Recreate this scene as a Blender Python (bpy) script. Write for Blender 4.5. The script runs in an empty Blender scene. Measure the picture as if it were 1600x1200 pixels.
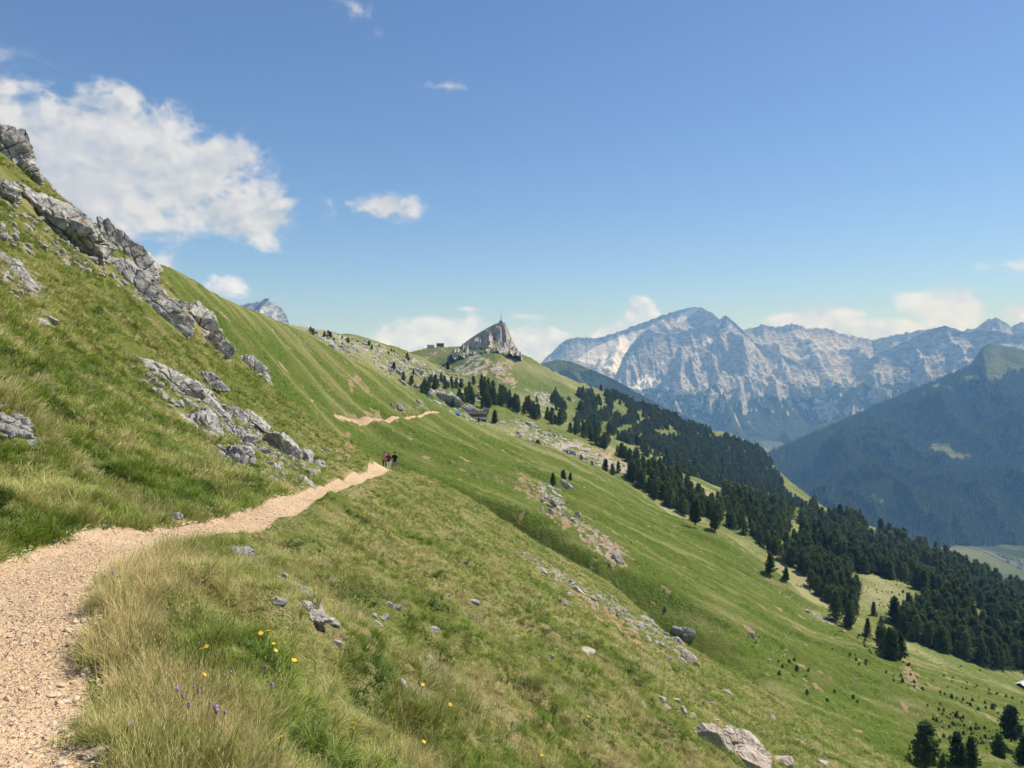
import bpy, bmesh, math, random
import numpy as np
R = math.radians
random.seed(7)
rng = np.random.default_rng(11)
sc = bpy.context.scene
COL = sc.collection

# ------------------------------------------------------------------ camera
F = 1109.0                     # focal length in photo pixels (1600 wide)
HV = 567.0                     # photo row of the horizon
EYE = 1.6
cam_d = bpy.data.cameras.new('camera')
cam = bpy.data.objects.new('camera', cam_d)
COL.objects.link(cam)
cam.location = (0, 0, EYE)
cam.rotation_euler = (R(90), 0, 0)
cam_d.sensor_width = 36
cam_d.lens = 36 * F / 1600
cam_d.shift_y = (HV - 600) / 1600
cam_d.clip_start = 0.1
cam_d.clip_end = 90000
sc.camera = cam

# ------------------------------------------------------------------ light
SUN_EL, SUN_AZ = 53.0, 60.0    # azimuth measured from the view direction towards the right
sun_d = bpy.data.lights.new('sun', 'SUN')
sun_d.energy = 4.0
sun_d.angle = R(0.53)
sun_d.color = (1.0, 0.955, 0.88)
sun = bpy.data.objects.new('sun', sun_d)
COL.objects.link(sun)
sun.rotation_euler = (R(90 - SUN_EL), 0, R(180 - SUN_AZ))

sc.view_settings.view_transform = 'Standard'
sc.view_settings.look = 'None'
sc.view_settings.exposure = 0.62
sc.view_settings.gamma = 1.0
sc.view_settings.use_curve_mapping = False
sc.render.engine = 'CYCLES'
cy = sc.cycles
cy.use_denoising = True
cy.use_adaptive_sampling = True
cy.adaptive_threshold = 0.03
cy.max_bounces = 4
cy.diffuse_bounces = 1
cy.glossy_bounces = 1
cy.transmission_bounces = 2
cy.volume_bounces = 0
cy.transparent_max_bounces = 6
cy.caustics_reflective = False
cy.caustics_refractive = False


class N:
    """small wrapper for building node trees"""
    def __init__(s, tree):
        s.t = tree
    def new(s, typ, **kw):
        n = s.t.nodes.new(typ)
        for k, v in kw.items():
            setattr(n, k, v)
        return n
    def put(s, sock, v):
        if v is None:
            return
        if isinstance(v, bpy.types.NodeSocket):
            s.t.links.new(v, sock)
        else:
            sock.default_value = v
    def math(s, op, a, b=None, c=None, clamp=False):
        n = s.new('ShaderNodeMath', operation=op, use_clamp=clamp)
        for i, v in enumerate((a, b, c)):
            s.put(n.inputs[i], v)
        return n.outputs[0]
    def vm(s, op, a, b=None, c=None):
        n = s.new('ShaderNodeVectorMath', operation=op)
        s.put(n.inputs[0], a)
        s.put(n.inputs[1], b)
        s.put(n.inputs[2], c)
        return n.outputs['Value'] if op in ('LENGTH', 'DOT_PRODUCT', 'DISTANCE') else n.outputs['Vector']
    def noise(s, vec, scale, detail=3, rough=0.55, dist=0.0, out=0):
        n = s.new('ShaderNodeTexNoise')
        s.put(n.inputs['Vector'], vec)
        n.inputs['Scale'].default_value = scale
        n.inputs['Detail'].default_value = detail
        n.inputs['Roughness'].default_value = rough
        n.inputs['Distortion'].default_value = dist
        return n.outputs[out]
    def ramp(s, fac, a, b, lo=0.0, hi=1.0, smooth=True):
        n = s.new('ShaderNodeMapRange', interpolation_type='SMOOTHSTEP' if smooth else 'LINEAR')
        s.put(n.inputs[0], fac)
        for i, v in enumerate((a, b, lo, hi)):
            s.put(n.inputs[1 + i], v)
        return n.outputs[0]
    def mix(s, fac, a, b, blend='MIX'):
        n = s.new('ShaderNodeMix', data_type='RGBA', blend_type=blend)
        s.put(n.inputs[0], fac)
        for i, v in ((6, a), (7, b)):
            if not isinstance(v, bpy.types.NodeSocket):
                v = tuple(v) + ((1,) if len(v) == 3 else ())
            s.put(n.inputs[i], v)
        return n.outputs[2]
    def attr(s, name, kind='GEOMETRY'):
        n = s.new('ShaderNodeAttribute', attribute_name=name, attribute_type=kind)
        return n
    def scale(s, vec, k):
        return s.vm('MULTIPLY', vec, k)


# ------------------------------------------------------------------ sky with its clouds
world = bpy.data.worlds.new('World')
sc.world = world
world.use_nodes = True
wt = world.node_tree
wt.nodes.clear()
W = N(wt)
SKY = 0.085
sky = W.new('ShaderNodeTexSky', sky_type='NISHITA', sun_disc=False)
sky.sun_elevation = R(SUN_EL)
sky.sun_rotation = R(SUN_AZ)
sky.altitude = 2300
sky.air_density = 1.0
sky.dust_density = 0.6
sky.ozone_density = 1.6
gen = W.new('ShaderNodeTexCoord').outputs['Generated']
sep = W.new('ShaderNodeSeparateXYZ')
wt.links.new(gen, sep.inputs[0])
az = W.math('ARCTAN2', sep.outputs[0], sep.outputs[1])
el = W.math('ARCSINE', sep.outputs[2])
cmb = W.new('ShaderNodeCombineXYZ')
wt.links.new(az, cmb.inputs[0])
wt.links.new(el, cmb.inputs[1])
ang = cmb.outputs[0]           # (azimuth, elevation) in radians


def sky_dir(u, v):
    X, Z = (u - 800) / F, (HV - v) / F
    return math.atan(X), math.atan2(Z, math.hypot(1, X))


# each cumulus is a group of soft lobes (photo column, row, half width, half height, weight)
CLOUDS = [
    (60, 235, 150, 70, 1.0), (-60, 260, 140, 90, 1.0), (165, 240, 110, 65, 1.0), (130, 300, 150, 55, .95), (245, 268, 105, 58, 1.0), (335, 252, 56, 36, .88), (60, 190, 60, 35, .6),
    (300, 310, 75, 35, .75), (350, 335, 72, 30, .92), (405, 345, 46, 36, .85), (240, 325, 70, 22, .7), (400, 265, 22, 14, .55), (110, 175, 50, 24, .55),
    (440, 322, 22, 14, .5), (385, 300, 40, 30, .45),
    (517, 322, 14, 22, .62), (600, 322, 48, 22, .72), (575, 326, 30, 10, .66), (548, 318, 16, 10, .55), (632, 330, 24, 12, .55),
    (180, 365, 32, 14, .7), (255, 412, 24, 18, .8), (345, 448, 38, 15, .68),
    (670, 522, 60, 22, .85), (630, 530, 40, 18, .72), (705, 522, 36, 20, .85), (600, 518, 14, 14, .5), (740, 515, 30, 22, .75),
    (840, 536, 44, 24, .95), (815, 540, 34, 26, .85), (870, 548, 34, 18, .85),
    (1000, 490, 20, 20, .95), (975, 515, 28, 16, .7), (942, 522, 18, 12, .7), (1022, 494, 16, 10, .6), 
    (1280, 503, 46, 18, .95), (1240, 500, 30, 12, .8), (1345, 516, 36, 14, .8), (1400, 515, 34, 13, .8), (1320, 510, 40, 12, .7),
    (1470, 472, 34, 20, .95), (1492, 488, 26, 22, .95), (1447, 463, 20, 10, .8), (1480, 497, 22, 14, .7), (1590, 490, 20, 12, .5),
    (1575, 415, 60, 8, .42), (730, 483, 48, 7, .46), (820, 495, 52, 7, .46), (540, 25, 60, 30, .30), (425, 15, 40, 16, .26), (700, 135, 50, 8, .27), (5, 155, 20, 10, .5),
]
field = None
for (u, v, hw, hh, wgt) in CLOUDS:
    a0, e0 = sky_dir(u, v)
    wgt *= 1.22 if v > 455 and hh > 9 else 1.0
    k = F / (1 + ((u - 800) / F) ** 2)
    kx, ky = k / hw, F / math.hypot(1, (u - 800) / F) / hh
    d = W.vm('MULTIPLY_ADD', ang, (kx, ky, 0), (-a0 * kx, -e0 * ky, 0))
    m = W.math('MULTIPLY_ADD', W.vm('LENGTH', d), -0.62 * wgt, wgt)
    field = m if field is None else W.math('MAXIMUM', field, m)
# cumulus elsewhere round the horizon, of the same kind
far = W.noise(W.scale(ang, (1, 2.2, 1)), 2.6, 2, 0.5)
side = W.math('MULTIPLY', W.ramp(W.math('ABSOLUTE', az), 0.78, 1.0), W.math('MULTIPLY', W.ramp(el, 0.0, 0.05), W.ramp(el, 0.55, 0.3)))
field = W.math('MAXIMUM', field, W.math('MULTIPLY', W.ramp(far, 0.5, 0.72), side))
def puffs(vec, det):
    a = W.noise(vec, 13, det, 0.55, 0.5)
    b_ = W.math('ABSOLUTE', W.math('MULTIPLY_ADD', W.noise(vec, 26, det, 0.6), 2.0, -1.0))
    return W.math('ADD', W.math('MULTIPLY', a, 0.75), W.math('MULTIPLY', W.math('SUBTRACT', 1.0, b_), 0.30))
n1 = puffs(W.scale(ang, (1, 1.25, 1)), 5)
n1s = puffs(W.scale(ang, (1, 1.25, 1)), 2)
n2 = puffs(W.vm('ADD', W.scale(ang, (1, 1.25, 1)), (0.014, 0.020, 0)), 2)
dens = W.math('ADD', field, W.math('MULTIPLY', W.math('SUBTRACT', n1, 0.625), 1.9))
alpha = W.ramp(dens, 0.22, 0.66, 0, 1)
alpha = W.math('MULTIPLY', alpha, W.ramp(field, 0.0, 0.3))
lit = W.math('MULTIPLY_ADD', W.math('SUBTRACT', n1s, n2), 3.6, 0.62, clamp=True)  # sunward and shaded sides of the billows, painted into the cloud colour
thick = W.ramp(field, 0.45, 0.95, 1.0, 0.82)
ccol = W.mix(W.math('MULTIPLY', lit, thick), (3.7, 4.2, 4.9), (6.5, 6.55, 6.6))
low = W.ramp(el, 0.03, 0.20, 1.0, 0.0)
ccol = W.mix(low, ccol, W.mix(1.0, ccol, (1.22, 1.40, 1.80), 'MULTIPLY'))
skycol = W.mix(1.0, sky.outputs[0], (0.77, 0.92, 1.10), 'MULTIPLY')
skymix = W.mix(W.math('MULTIPLY', alpha, 0.93), skycol, ccol)
bg = W.new('ShaderNodeBackground')
wt.links.new(skymix, bg.inputs[0])
bg.inputs[1].default_value = SKY
world.cycles.sampling_method = 'MANUAL'
world.cycles.sample_map_resolution = 256
wo = W.new('ShaderNodeOutputWorld')
wt.links.new(bg.outputs[0], wo.inputs[0])

# ------------------------------------------------------------------ numeric helpers
def at(u, v, Y):
    """point seen at photo pixel (u, v) standing Y metres ahead"""
    return np.array([(u - 800) / F * Y, Y, EYE + (HV - v) / F * Y])


def _hash(ix, iy, iz, seed):
    h = (ix.astype(np.int64) * 374761393 + iy.astype(np.int64) * 668265263 + iz.astype(np.int64) * 2147483647 + seed * 974711) & 0xFFFFFFFF
    h = ((h ^ (h >> 13)) * 1274126177) & 0xFFFFFFFF
    h = ((h ^ (h >> 16)) * 2246822519) & 0xFFFFFFFF
    return h ^ (h >> 15)


def noise3(x, y, z, seed=0):
    x, y, z = np.broadcast_arrays(np.asarray(x, float), np.asarray(y, float), np.asarray(z, float))
    xi, yi, zi = np.floor(x), np.floor(y), np.floor(z)
    xf, yf, zf = x - xi, y - yi, z - zi
    fx, fy, fz = (t * t * t * (t * (t * 6 - 15) + 10) for t in (xf, yf, zf))
    def g(dx, dy, dz):
        h = _hash(xi + dx, yi + dy, zi + dz, seed)
        a, b, c = ((h & 1023) / 511.5 - 1), (((h >> 10) & 1023) / 511.5 - 1), (((h >> 20) & 1023) / 511.5 - 1)
        return a * (xf - dx) + b * (yf - dy) + c * (zf - dz)
    def L(a, b, t):
        return a + (b - a) * t
    return L(L(L(g(0, 0, 0), g(1, 0, 0), fx), L(g(0, 1, 0), g(1, 1, 0), fx), fy),
             L(L(g(0, 0, 1), g(1, 0, 1), fx), L(g(0, 1, 1), g(1, 1, 1), fx), fy), fz)


def noise2(x, y, seed=0):
    x, y = np.broadcast_arrays(np.asarray(x, float), np.asarray(y, float))
    xi, yi = np.floor(x), np.floor(y)
    xf, yf = x - xi, y - yi
    fx, fy = (t * t * t * (t * (t * 6 - 15) + 10) for t in (xf, yf))
    zz = np.zeros_like(xi)
    def g(dx, dy):
        h = _hash(xi + dx, yi + dy, zz, seed)
        t = (h & 4095) * (2 * math.pi / 4096)
        return np.cos(t) * (xf - dx) + np.sin(t) * (yf - dy)
    a = g(0, 0); a = a + (g(1, 0) - a) * fx
    b = g(0, 1); b = b + (g(1, 1) - b) * fx
    return (a + (b - a) * fy) * 1.5


def fbm2(x, y, oct=4, seed=0, rough=0.5):
    s, a = 0.0, 1.0
    for o in range(oct):
        s = s + a * noise2(x * 2 ** o + 13.7 * o, y * 2 ** o - 7.1 * o, seed + o)
        a *= rough
    return s


def ridged2(x, y, oct=5, seed=0, rough=0.5):
    s, a, w = 0.0, 1.0, 1.0
    for o in range(oct):
        n = 1 - np.abs(noise2(x * 2 ** o + 5.3 * o, y * 2 ** o + 9.1 * o, seed + o)) * 1.6
        n = np.clip(n, 0, 1) ** 2 * w
        s = s + a * n
        w = np.clip(n * 1.6, 0, 1)
        a *= rough
    return s


def fbm3(p, f, oct=4, seed=0, rough=0.5):
    s, a = 0.0, 1.0
    for o in range(oct):
        k = f * 2 ** o
        s = s + a * noise3(p[:, 0] * k + 3.1 * o, p[:, 1] * k + 1.7 * o, p[:, 2] * k, seed + o)
        a *= rough
    return s


def sstep(x, a, b):
    t = np.clip((x - a) / (b - a), 0, 1)
    return t * t * (3 - 2 * t)


class TPS:
    """smooth height surface through 3-D points"""
    def __init__(s, pts, lam=0.0):
        P = np.asarray(pts, float)
        s.sc = np.ptp(P[:, :2], axis=0).max()
        s.P = P[:, :2] / s.sc
        n = len(P)
        K = s.k(np.linalg.norm(s.P[:, None] - s.P[None], axis=2)) + lam * np.eye(n)
        Q = np.c_[np.ones(n), s.P]
        A = np.block([[K, Q], [Q.T, np.zeros((3, 3))]])
        s.w = np.linalg.solve(A, np.r_[P[:, 2], np.zeros(3)])
    @staticmethod
    def k(r):
        return np.where(r > 1e-9, r * r * np.log(np.maximum(r, 1e-9)), 0.0)
    def __call__(s, x, y):
        x, y = np.broadcast_arrays(np.asarray(x, float), np.asarray(y, float))
        X = np.c_[x.ravel(), y.ravel()] / s.sc
        out = np.empty(len(X))
        for i in range(0, len(X), 40000):
            c = X[i:i + 40000]
            r2 = ((c[:, None, :] - s.P[None]) ** 2).sum(2)
            kk = 0.5 * r2 * np.log(np.maximum(r2, 1e-18))
            out[i:i + 40000] = kk @ s.w[:-3] + s.w[-3] + c @ s.w[-2:]
        return out.reshape(x.shape)


def in_poly(x, y, poly):
    poly = np.asarray(poly, float)
    ins = np.zeros(x.shape, bool)
    j = len(poly) - 1
    for i in range(len(poly)):
        (xi, yi), (xj, yj) = poly[i], poly[j]
        ins ^= ((yi > y) != (yj > y)) & (x < (xj - xi) * (y - yi) / (yj - yi + 1e-12) + xi)
        j = i
    return ins


def hit(zfun, u, v, y0, y1, n=260):
    """where the sight lines of photo pixels meet a surface: arrays of x, y, z (nan when they miss)"""
    u, v = np.atleast_1d(np.asarray(u, float)), np.atleast_1d(np.asarray(v, float))
    ys = np.geomspace(y0, y1, n)
    Y = np.broadcast_to(ys, (len(u), n))
    X = (u[:, None] - 800) / F * Y
    Z = EYE + (HV - v[:, None]) / F * Y
    below = Z < zfun(X, Y)
    idx = below.argmax(1)
    ok = below.any(1) & (idx > 0)
    yy = np.where(ok, ys[idx], np.nan)
    lo, hi = np.where(ok, ys[np.maximum(idx - 1, 0)], np.nan), yy
    for _ in range(12):
        mid = (lo + hi) / 2
        b = (EYE + (HV - v) / F * mid) < zfun((u - 800) / F * np.nan_to_num(mid, nan=1.0), np.nan_to_num(mid, nan=1.0))
        hi = np.where(b, mid, hi)
        lo = np.where(b, lo, mid)
    return (u - 800) / F * hi, hi, EYE + (HV - v) / F * hi


# ------------------------------------------------------------------ object helpers
def mesh_from(name, V, Fc, mats=(), smooth=True, attrs=None):
    me = bpy.data.meshes.new(name)
    V = np.asarray(V, np.float32)
    if isinstance(Fc, np.ndarray):
        nf, k = Fc.shape
        me.vertices.add(len(V))
        me.vertices.foreach_set('co', V.ravel())
        me.loops.add(nf * k)
        me.loops.foreach_set('vertex_index', Fc.astype(np.int32).ravel())
        me.polygons.add(nf)
        me.polygons.foreach_set('loop_start', np.arange(0, nf * k, k, dtype=np.int32))
        me.update(calc_edges=True)
    else:
        me.from_pydata([tuple(p) for p in V], [], Fc)
    me.polygons.foreach_set('use_smooth', np.full(len(me.polygons), smooth, bool))
    for m in mats:
        me.materials.append(m)
    for k, v in (attrs or {}).items():
        a = me.attributes.new(k, 'FLOAT', 'POINT')
        a.data.foreach_set('value', np.asarray(v, np.float32))
    me.update()
    return me


def link(name, me, parent=None, loc=None):
    o = bpy.data.objects.new(name, me)
    COL.objects.link(o)
    if parent is not None:
        o.parent = parent
    if loc is not None:
        o.location = [float(c) for c in loc]
    return o


def tag(o, label=None, cat=None, group=None, kind=None):
    for k, v in (('label', label), ('category', cat), ('group', group), ('kind', kind)):
        if v:
            o[k] = v
    return o


def grid_faces(nr, nc):
    i = np.arange(nr - 1)[:, None] * nc + np.arange(nc - 1)[None]
    i = i.ravel()
    return np.c_[i, i + 1, i + nc + 1, i + nc]


def dense_mid(a0, a1, b0, b1, n_in, n_out):
    """angles from b0 to b1, dense between a0 and a1"""
    return np.r_[np.linspace(b0, a0, n_out, endpoint=False), np.linspace(a0, a1, n_in, endpoint=False), np.linspace(a1, b1, n_out + 1)]

# ------------------------------------------------------------------ materials
def principled(name, rough=0.9, spec=0.15):
    m = bpy.data.materials.new(name)
    m.use_nodes = True
    m.node_tree.nodes.clear()
    n = N(m.node_tree)
    b = n.new('ShaderNodeBsdfPrincipled')
    b.inputs['Roughness'].default_value = rough
    b.inputs['Specular IOR Level'].default_value = spec
    o = n.new('ShaderNodeOutputMaterial')
    m.node_tree.links.new(b.outputs[0], o.inputs[0])
    return m, n, b


def bump(n, b, h, strength, dist):
    bn = n.new('ShaderNodeBump')
    bn.inputs['Strength'].default_value = strength
    bn.inputs['Distance'].default_value = dist
    n.put(bn.inputs['Height'], h)
    n.put(b.inputs['Normal'], bn.outputs[0])


def rock_color(n, vec, k=1.0, warm=0.5):
    """pale dolomite with grey weathering streaks and ochre patches; vec in metres, k = features per metre"""
    big = n.noise(vec, 0.45 * k, 4, 0.6, 0.4)
    mid = n.noise(vec, 2.2 * k, 6, 0.65, 0.6)
    fine = n.noise(vec, 11 * k, 4, 0.6)
    c = n.mix(n.ramp(mid, 0.36, 0.62), (0.26, 0.25, 0.24), (0.52, 0.49, 0.45))
    c = n.mix(n.ramp(big, 0.54, 0.70, 0, 0.55), c, (0.13, 0.13, 0.135))
    streak = n.noise(n.scale(vec, (1.0, 1.0, 0.22)), 1.5 * k, 4, 0.6, 0.3)
    c = n.mix(n.ramp(streak, 0.55, 0.68, 0, 0.6), c, (0.10, 0.10, 0.105))
    c = n.mix(n.ramp(n.noise(vec, 0.9 * k, 3, 0.6), 0.52, 0.68, 0, warm), c, (0.43, 0.32, 0.21))
    c = n.mix(n.ramp(fine, 0.56, 0.72, 0, 0.7), c, (0.13, 0.125, 0.12))
    return c, mid, fine


def make_rock(name, k=1.0, warm=0.4, moss=True, tan=0.0):
    m, n, b = principled(name, 0.92, 0.1)
    tc = n.new('ShaderNodeTexCoord').outputs['Object']
    rnd = n.new('ShaderNodeObjectInfo').outputs['Random']
    c, mid, fine = rock_color(n, tc, k, warm)
    c = n.mix(n.ramp(rnd, 0, 1, 0, 0.25, False), c, (0.50, 0.46, 0.40))
    if tan:
        c = n.mix(tan, c, (0.58, 0.45, 0.33))
    if moss:
        nz = n.new('ShaderNodeSeparateXYZ')
        n.t.links.new(n.new('ShaderNodeNewGeometry').outputs['Normal'], nz.inputs[0])
        mk = n.math('MULTIPLY', n.ramp(nz.outputs[2], 0.62, 0.9), n.ramp(n.noise(tc, 1.3 * k, 4, 0.6), 0.52, 0.62))
        c = n.mix(n.math('MULTIPLY', mk, 0.75), c, (0.11, 0.125, 0.045))
    n.put(b.inputs['Base Color'], c)
    bump(n, b, n.math('MULTIPLY_ADD', fine, 0.35, mid), 0.8, 0.12 / k)
    return m


def plain(name, col, rough=0.8, var=0.25, scale=6.0, metal=0.0):
    m, n, b = principled(name, rough, 0.3)
    tc = n.new('ShaderNodeTexCoord').outputs['Object']
    f = n.noise(tc, scale, 4, 0.6)
    dark = tuple(c * (1 - var) for c in col)
    lite = tuple(min(1, c * (1 + var)) for c in col)
    n.put(b.inputs['Base Color'], n.mix(n.ramp(f, 0.3, 0.7), dark, lite))
    b.inputs['Metallic'].default_value = metal
    return m


def ground_mat(name, f_clump, greens, straw, soil, rockk, bumpd, f_fine):
    """turf with clumps, dry patches, bare soil, trodden path and stony rubble; masks come from point attributes"""
    m, n, b = principled(name, 0.95, 0.05)
    pos = n.new('ShaderNodeNewGeometry').outputs['Position']
    clump = n.noise(pos, f_clump, 5, 0.65, 0.3)
    fine = n.noise(pos, f_fine, 3, 0.7)
    broad = n.noise(pos, f_clump * 0.07, 4, 0.6, 0.3)
    c = n.mix(n.ramp(clump, 0.34, 0.64), greens[0], greens[1])
    c = n.mix(n.ramp(broad, 0.40, 0.66, 0, 0.75), c, greens[2])
    dry = n.math('ADD', n.math('MULTIPLY', n.attr('dry').outputs['Fac'], 0.5), n.math('SUBTRACT', fine, 0.5))
    c = n.mix(n.ramp(dry, 0.10, 0.42, 0, 0.8), c, straw)
    jag = n.math('ADD', n.math('MULTIPLY', n.math('SUBTRACT', clump, 0.5), 1.9), n.math('MULTIPLY', n.math('SUBTRACT', fine, 0.5), 1.2))
    sf = n.math('MULTIPLY_ADD', n.attr('soil').outputs['Fac'], 0.80, jag)
    scol = n.mix(n.ramp(fine, 0.35, 0.65), soil[0], soil[1])
    c = n.mix(n.ramp(sf, 0.42, 0.58), c, scol)
    rf = n.math('ADD', n.attr('rock').outputs['Fac'], jag)
    rc, mid, ff = rock_color(n, pos, rockk, 0.5)
    c = n.mix(n.ramp(rf, 0.45, 0.55), c, rc)
    pf = n.math('ADD', n.attr('path').outputs['Fac'], n.math('MULTIPLY', jag, 0.16))
    pn = n.noise(pos, f_fine * 1.7, 5, 0.7)
    pcol = n.mix(n.ramp(pn, 0.36, 0.66), (0.46, 0.315, 0.185), (0.69, 0.51, 0.325))
    pcol = n.mix(n.ramp(n.noise(pos, f_fine * 0.09, 4, 0.65, 0.4), 0.42, 0.66, 0, 0.5), pcol, (0.74, 0.56, 0.38))
    c = n.mix(n.ramp(pf, 0.42, 0.58), c, pcol)
    n.put(b.inputs['Base Color'], c)
    h = n.math('ADD', n.math('MULTIPLY', clump, 1.0), n.math('MULTIPLY', fine, 0.45))
    bump(n, b, h, 0.9, bumpd)
    return m


M = {}
M['near_turf'] = ground_mat('near_turf', 2.6, [(0.070, 0.095, 0.020), (0.150, 0.195, 0.038), (0.19, 0.20, 0.055)], (0.34, 0.28, 0.13), [(0.26, 0.155, 0.085), (0.50, 0.345, 0.20)], 1.2, 0.16, 22.0)
M['turf'] = ground_mat('turf', 1.1, [(0.055, 0.092, 0.012), (0.135, 0.190, 0.028), (0.145, 0.165, 0.036)], (0.30, 0.28, 0.12), [(0.25, 0.16, 0.095), (0.46, 0.33, 0.21)], 0.5, 0.7, 4.2)
M['far_turf'] = ground_mat('far_turf', 0.20, [(0.075, 0.11, 0.022), (0.14, 0.18, 0.040), (0.17, 0.18, 0.055)], (0.34, 0.31, 0.16), [(0.30, 0.20, 0.125), (0.50, 0.38, 0.26)], 0.2, 1.4, 0.7)
M['rock'] = make_rock('limestone', 0.9, 0.35)
M['stone'] = make_rock('pale_stone', 4.0, 0.45, False)
M['boulder'] = make_rock('weathered_boulder', 0.35, 0.55)
M['tan_rock'] = make_rock('tan_rock', 1.6, 0.7, False, 0.45)
M['tan_boulder'] = make_rock('tan_boulder', 0.45, 0.8, False, 0.4)

# ------------------------------------------------------------------ the slope we stand on
PY = [-8, 0, 2.8, 4.5, 5.7, 7, 8, 10, 12, 17, 22, 30, 40, 50, 60, 66, 80]
PX = [-1.4, -2.35, -2.65, -3.45, -3.85, -4.05, -4.15, -4.1, -4.25, -4.95, -5.65, -6.75, -8.2, -9.6, -10.9, -11.8, -15]
PW = [.9, .95, 1.0, .75, .62, .6, .52, .36, .30, .30, .32, .40, .48, .60, .95, .9, .7]


def path_x(y): return np.interp(y, PY, PX)
def path_w(y): return np.interp(y, PY, PW)
def path_z(y): return np.where(np.asarray(y) > 5.6, -0.137 * (np.asarray(y) - 5.6) - 0.03, -0.03)


cA = [(0, 212, 46), (45, 268, 47), (70, 302, 48), (150, 366, 50), (225, 410, 52), (265, 470, 54), (290, 506, 55), (340, 536, 56), (375, 566, 57), (425, 607, 58), (500, 665, 61), (560, 701, 63), (590, 725, 64), (615, 736, 65),
      (640, 743, 66), (700, 772, 67), (780, 812, 68), (860, 860, 68), (940, 910, 67), (1000, 950, 64), (1060, 1005, 59), (1090, 1028, 57), (1200, 1088, 56), (1300, 1140, 58), (1420, 1195, 60)]
ctrl = [at(*p) for p in cA]
for y in (-8, -3, 0, 2.8, 5, 7, 9, 12, 17, 23, 30, 40, 50, 60):
    for s in (-1, 1):
        ctrl.append((float(path_x(y)) + s * float(path_w(y)), y, float(path_z(y)) - 0.03 * (s > 0)))
for p in [(0, 760, 7.7), (0, 620, 10), (0, 440, 18), (0, 300, 34), (150, 760, 9.6), (200, 640, 16), (300, 570, 32), (200, 500, 30), (450, 680, 36), (555, 716, 52), (120, 400, 36), (100, 560, 17),
          (300, 1190, 3.15), (500, 1190, 4.0), (650, 1190, 5.2), (800, 1190, 6.6), (1000, 1190, 9.5), (1200, 1190, 15), (1330, 1190, 27), (800, 1050, 9), (800, 950, 14), (800, 900, 22), (790, 860, 38), (640, 900, 13.6),
          (1000, 1050, 14), (1200, 1110, 24), (1330, 1160, 45), (950, 960, 30), (420, 950, 5.6), (480, 860, 11)]:
    ctrl.append(at(*p))
ctrl += [(0, 0, -0.05), (-12, -6, 4.5), (-22, 8, 12), (-32, 25, 17), (-50, 30, 26), (-45, 0, 24), (12, -5, -5), (40, 0, -22), (60, 30, -41), (60, 62, -47), (5, 2, -2.4)]
ctrl = np.array([np.asarray(c, float) for c in ctrl])
tA = TPS(ctrl, 2e-5)
azA = np.array([math.atan((p[0] - 800) / F) for p in cA])
rcA = np.array([p[2] / math.cos(a) for p, a in zip(cA, azA)])


def zA0(x, y):
    r, a = np.hypot(x, y), np.arctan2(x, y)
    rc = np.interp(a, azA, rcA)
    s = np.maximum(r - rc, 0)
    return tA(x, y) - 0.75 * s * s / (s + 6)


def path_mask(x, y):
    s = np.abs(x - path_x(y)) / path_w(y)
    return 1 - sstep(s, 0.75, 1.25)


def zA(x, y):
    z = zA0(x, y)
    pm = path_mask(x, y)
    r = np.hypot(x, y)
    lump = 0.20 * fbm2(x / 1.7, y / 1.7, 3, 3) + 0.10 * fbm2(x / 0.5, y / 0.5, 2, 9) + 0.45 * fbm2(x / 9, y / 9, 2, 5) * sstep(r, 8, 30)
    flat = 1 - sstep(np.abs(x - path_x(y)) / path_w(y), 1.1, 2.4)
    z = z + lump * (1 - 0.9 * flat)
    z = z + 0.012 * fbm2(x / 0.16, y / 0.16, 3, 21) * (r < 14)
    return z - 0.07 * pm


def wpoly(zf, pts, y0, y1):
    p = np.array(pts, float)
    x, y, z = hit(zf, p[:, 0], p[:, 1], y0, y1)
    k = ~np.isnan(y)
    return np.c_[x[k], y[k]]


def paint(x, y, zf, polys, y0, y1, soft=0.5, seed=2, ragged=True):
    """1 inside the polygons (given as photo outlines, laid on the ground), ragged at the edge"""
    out = np.zeros(x.shape)
    wx = x + 1.7 * soft * fbm2(x / (soft * 3), y / (soft * 3), 3, seed)
    wy = y + 1.7 * soft * fbm2(x / (soft * 3), y / (soft * 3), 3, seed + 50)
    for item in polys:
        pts, val = item if isinstance(item, tuple) else (item, 1.0)
        P = wpoly(zf, pts, y0, y1)
        if len(P) < 3:
            continue
        out = np.maximum(out, in_poly(wx, wy, P) * val)
    if ragged:
        out = out * (0.35 + 0.65 * sstep(fbm2(x / (soft * 1.3), y / (soft * 1.3), 3, seed + 9), -0.30, 0.05))
    return out


ang_ = dense_mid(R(-40), R(38), R(-115), R(95), 430, 60)
rr = np.r_[np.linspace(0.25, 1.6, 14, endpoint=False), np.geomspace(1.6, 118, 400)]
AA, RR = np.meshgrid(ang_, rr)
xA, yA = RR * np.sin(AA), RR * np.cos(AA)
hA = zA(xA, yA)
soilA = [[(528, 766), (540, 742), (560, 728), (588, 718), (612, 730), (580, 745), (556, 757)], [(396, 790), (420, 772), (470, 766), (450, 778), (420, 788)], [(285, 822), (300, 797), (335, 798), (325, 818)],
         [(500, 712), (540, 690), (560, 705), (530, 720)], [(515, 735), (560, 712), (590, 722), (545, 742)], ([(520, 690), (545, 684), (590, 722), (560, 726)], .7), [(180, 565), (195, 562), (192, 575)], [(330, 770), (350, 762), (345, 775)],
         ([(820, 875), (860, 880), (960, 955), (1030, 1012), (1010, 1030), (950, 990), (880, 930)], .72), ([(900, 925), (960, 950), (1025, 1015), (985, 1000)], .9), ([(430, 720), (500, 690), (530, 740), (480, 760)], .45), ([(30, 505), (60, 520), (40, 530)], .8)]
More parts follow.
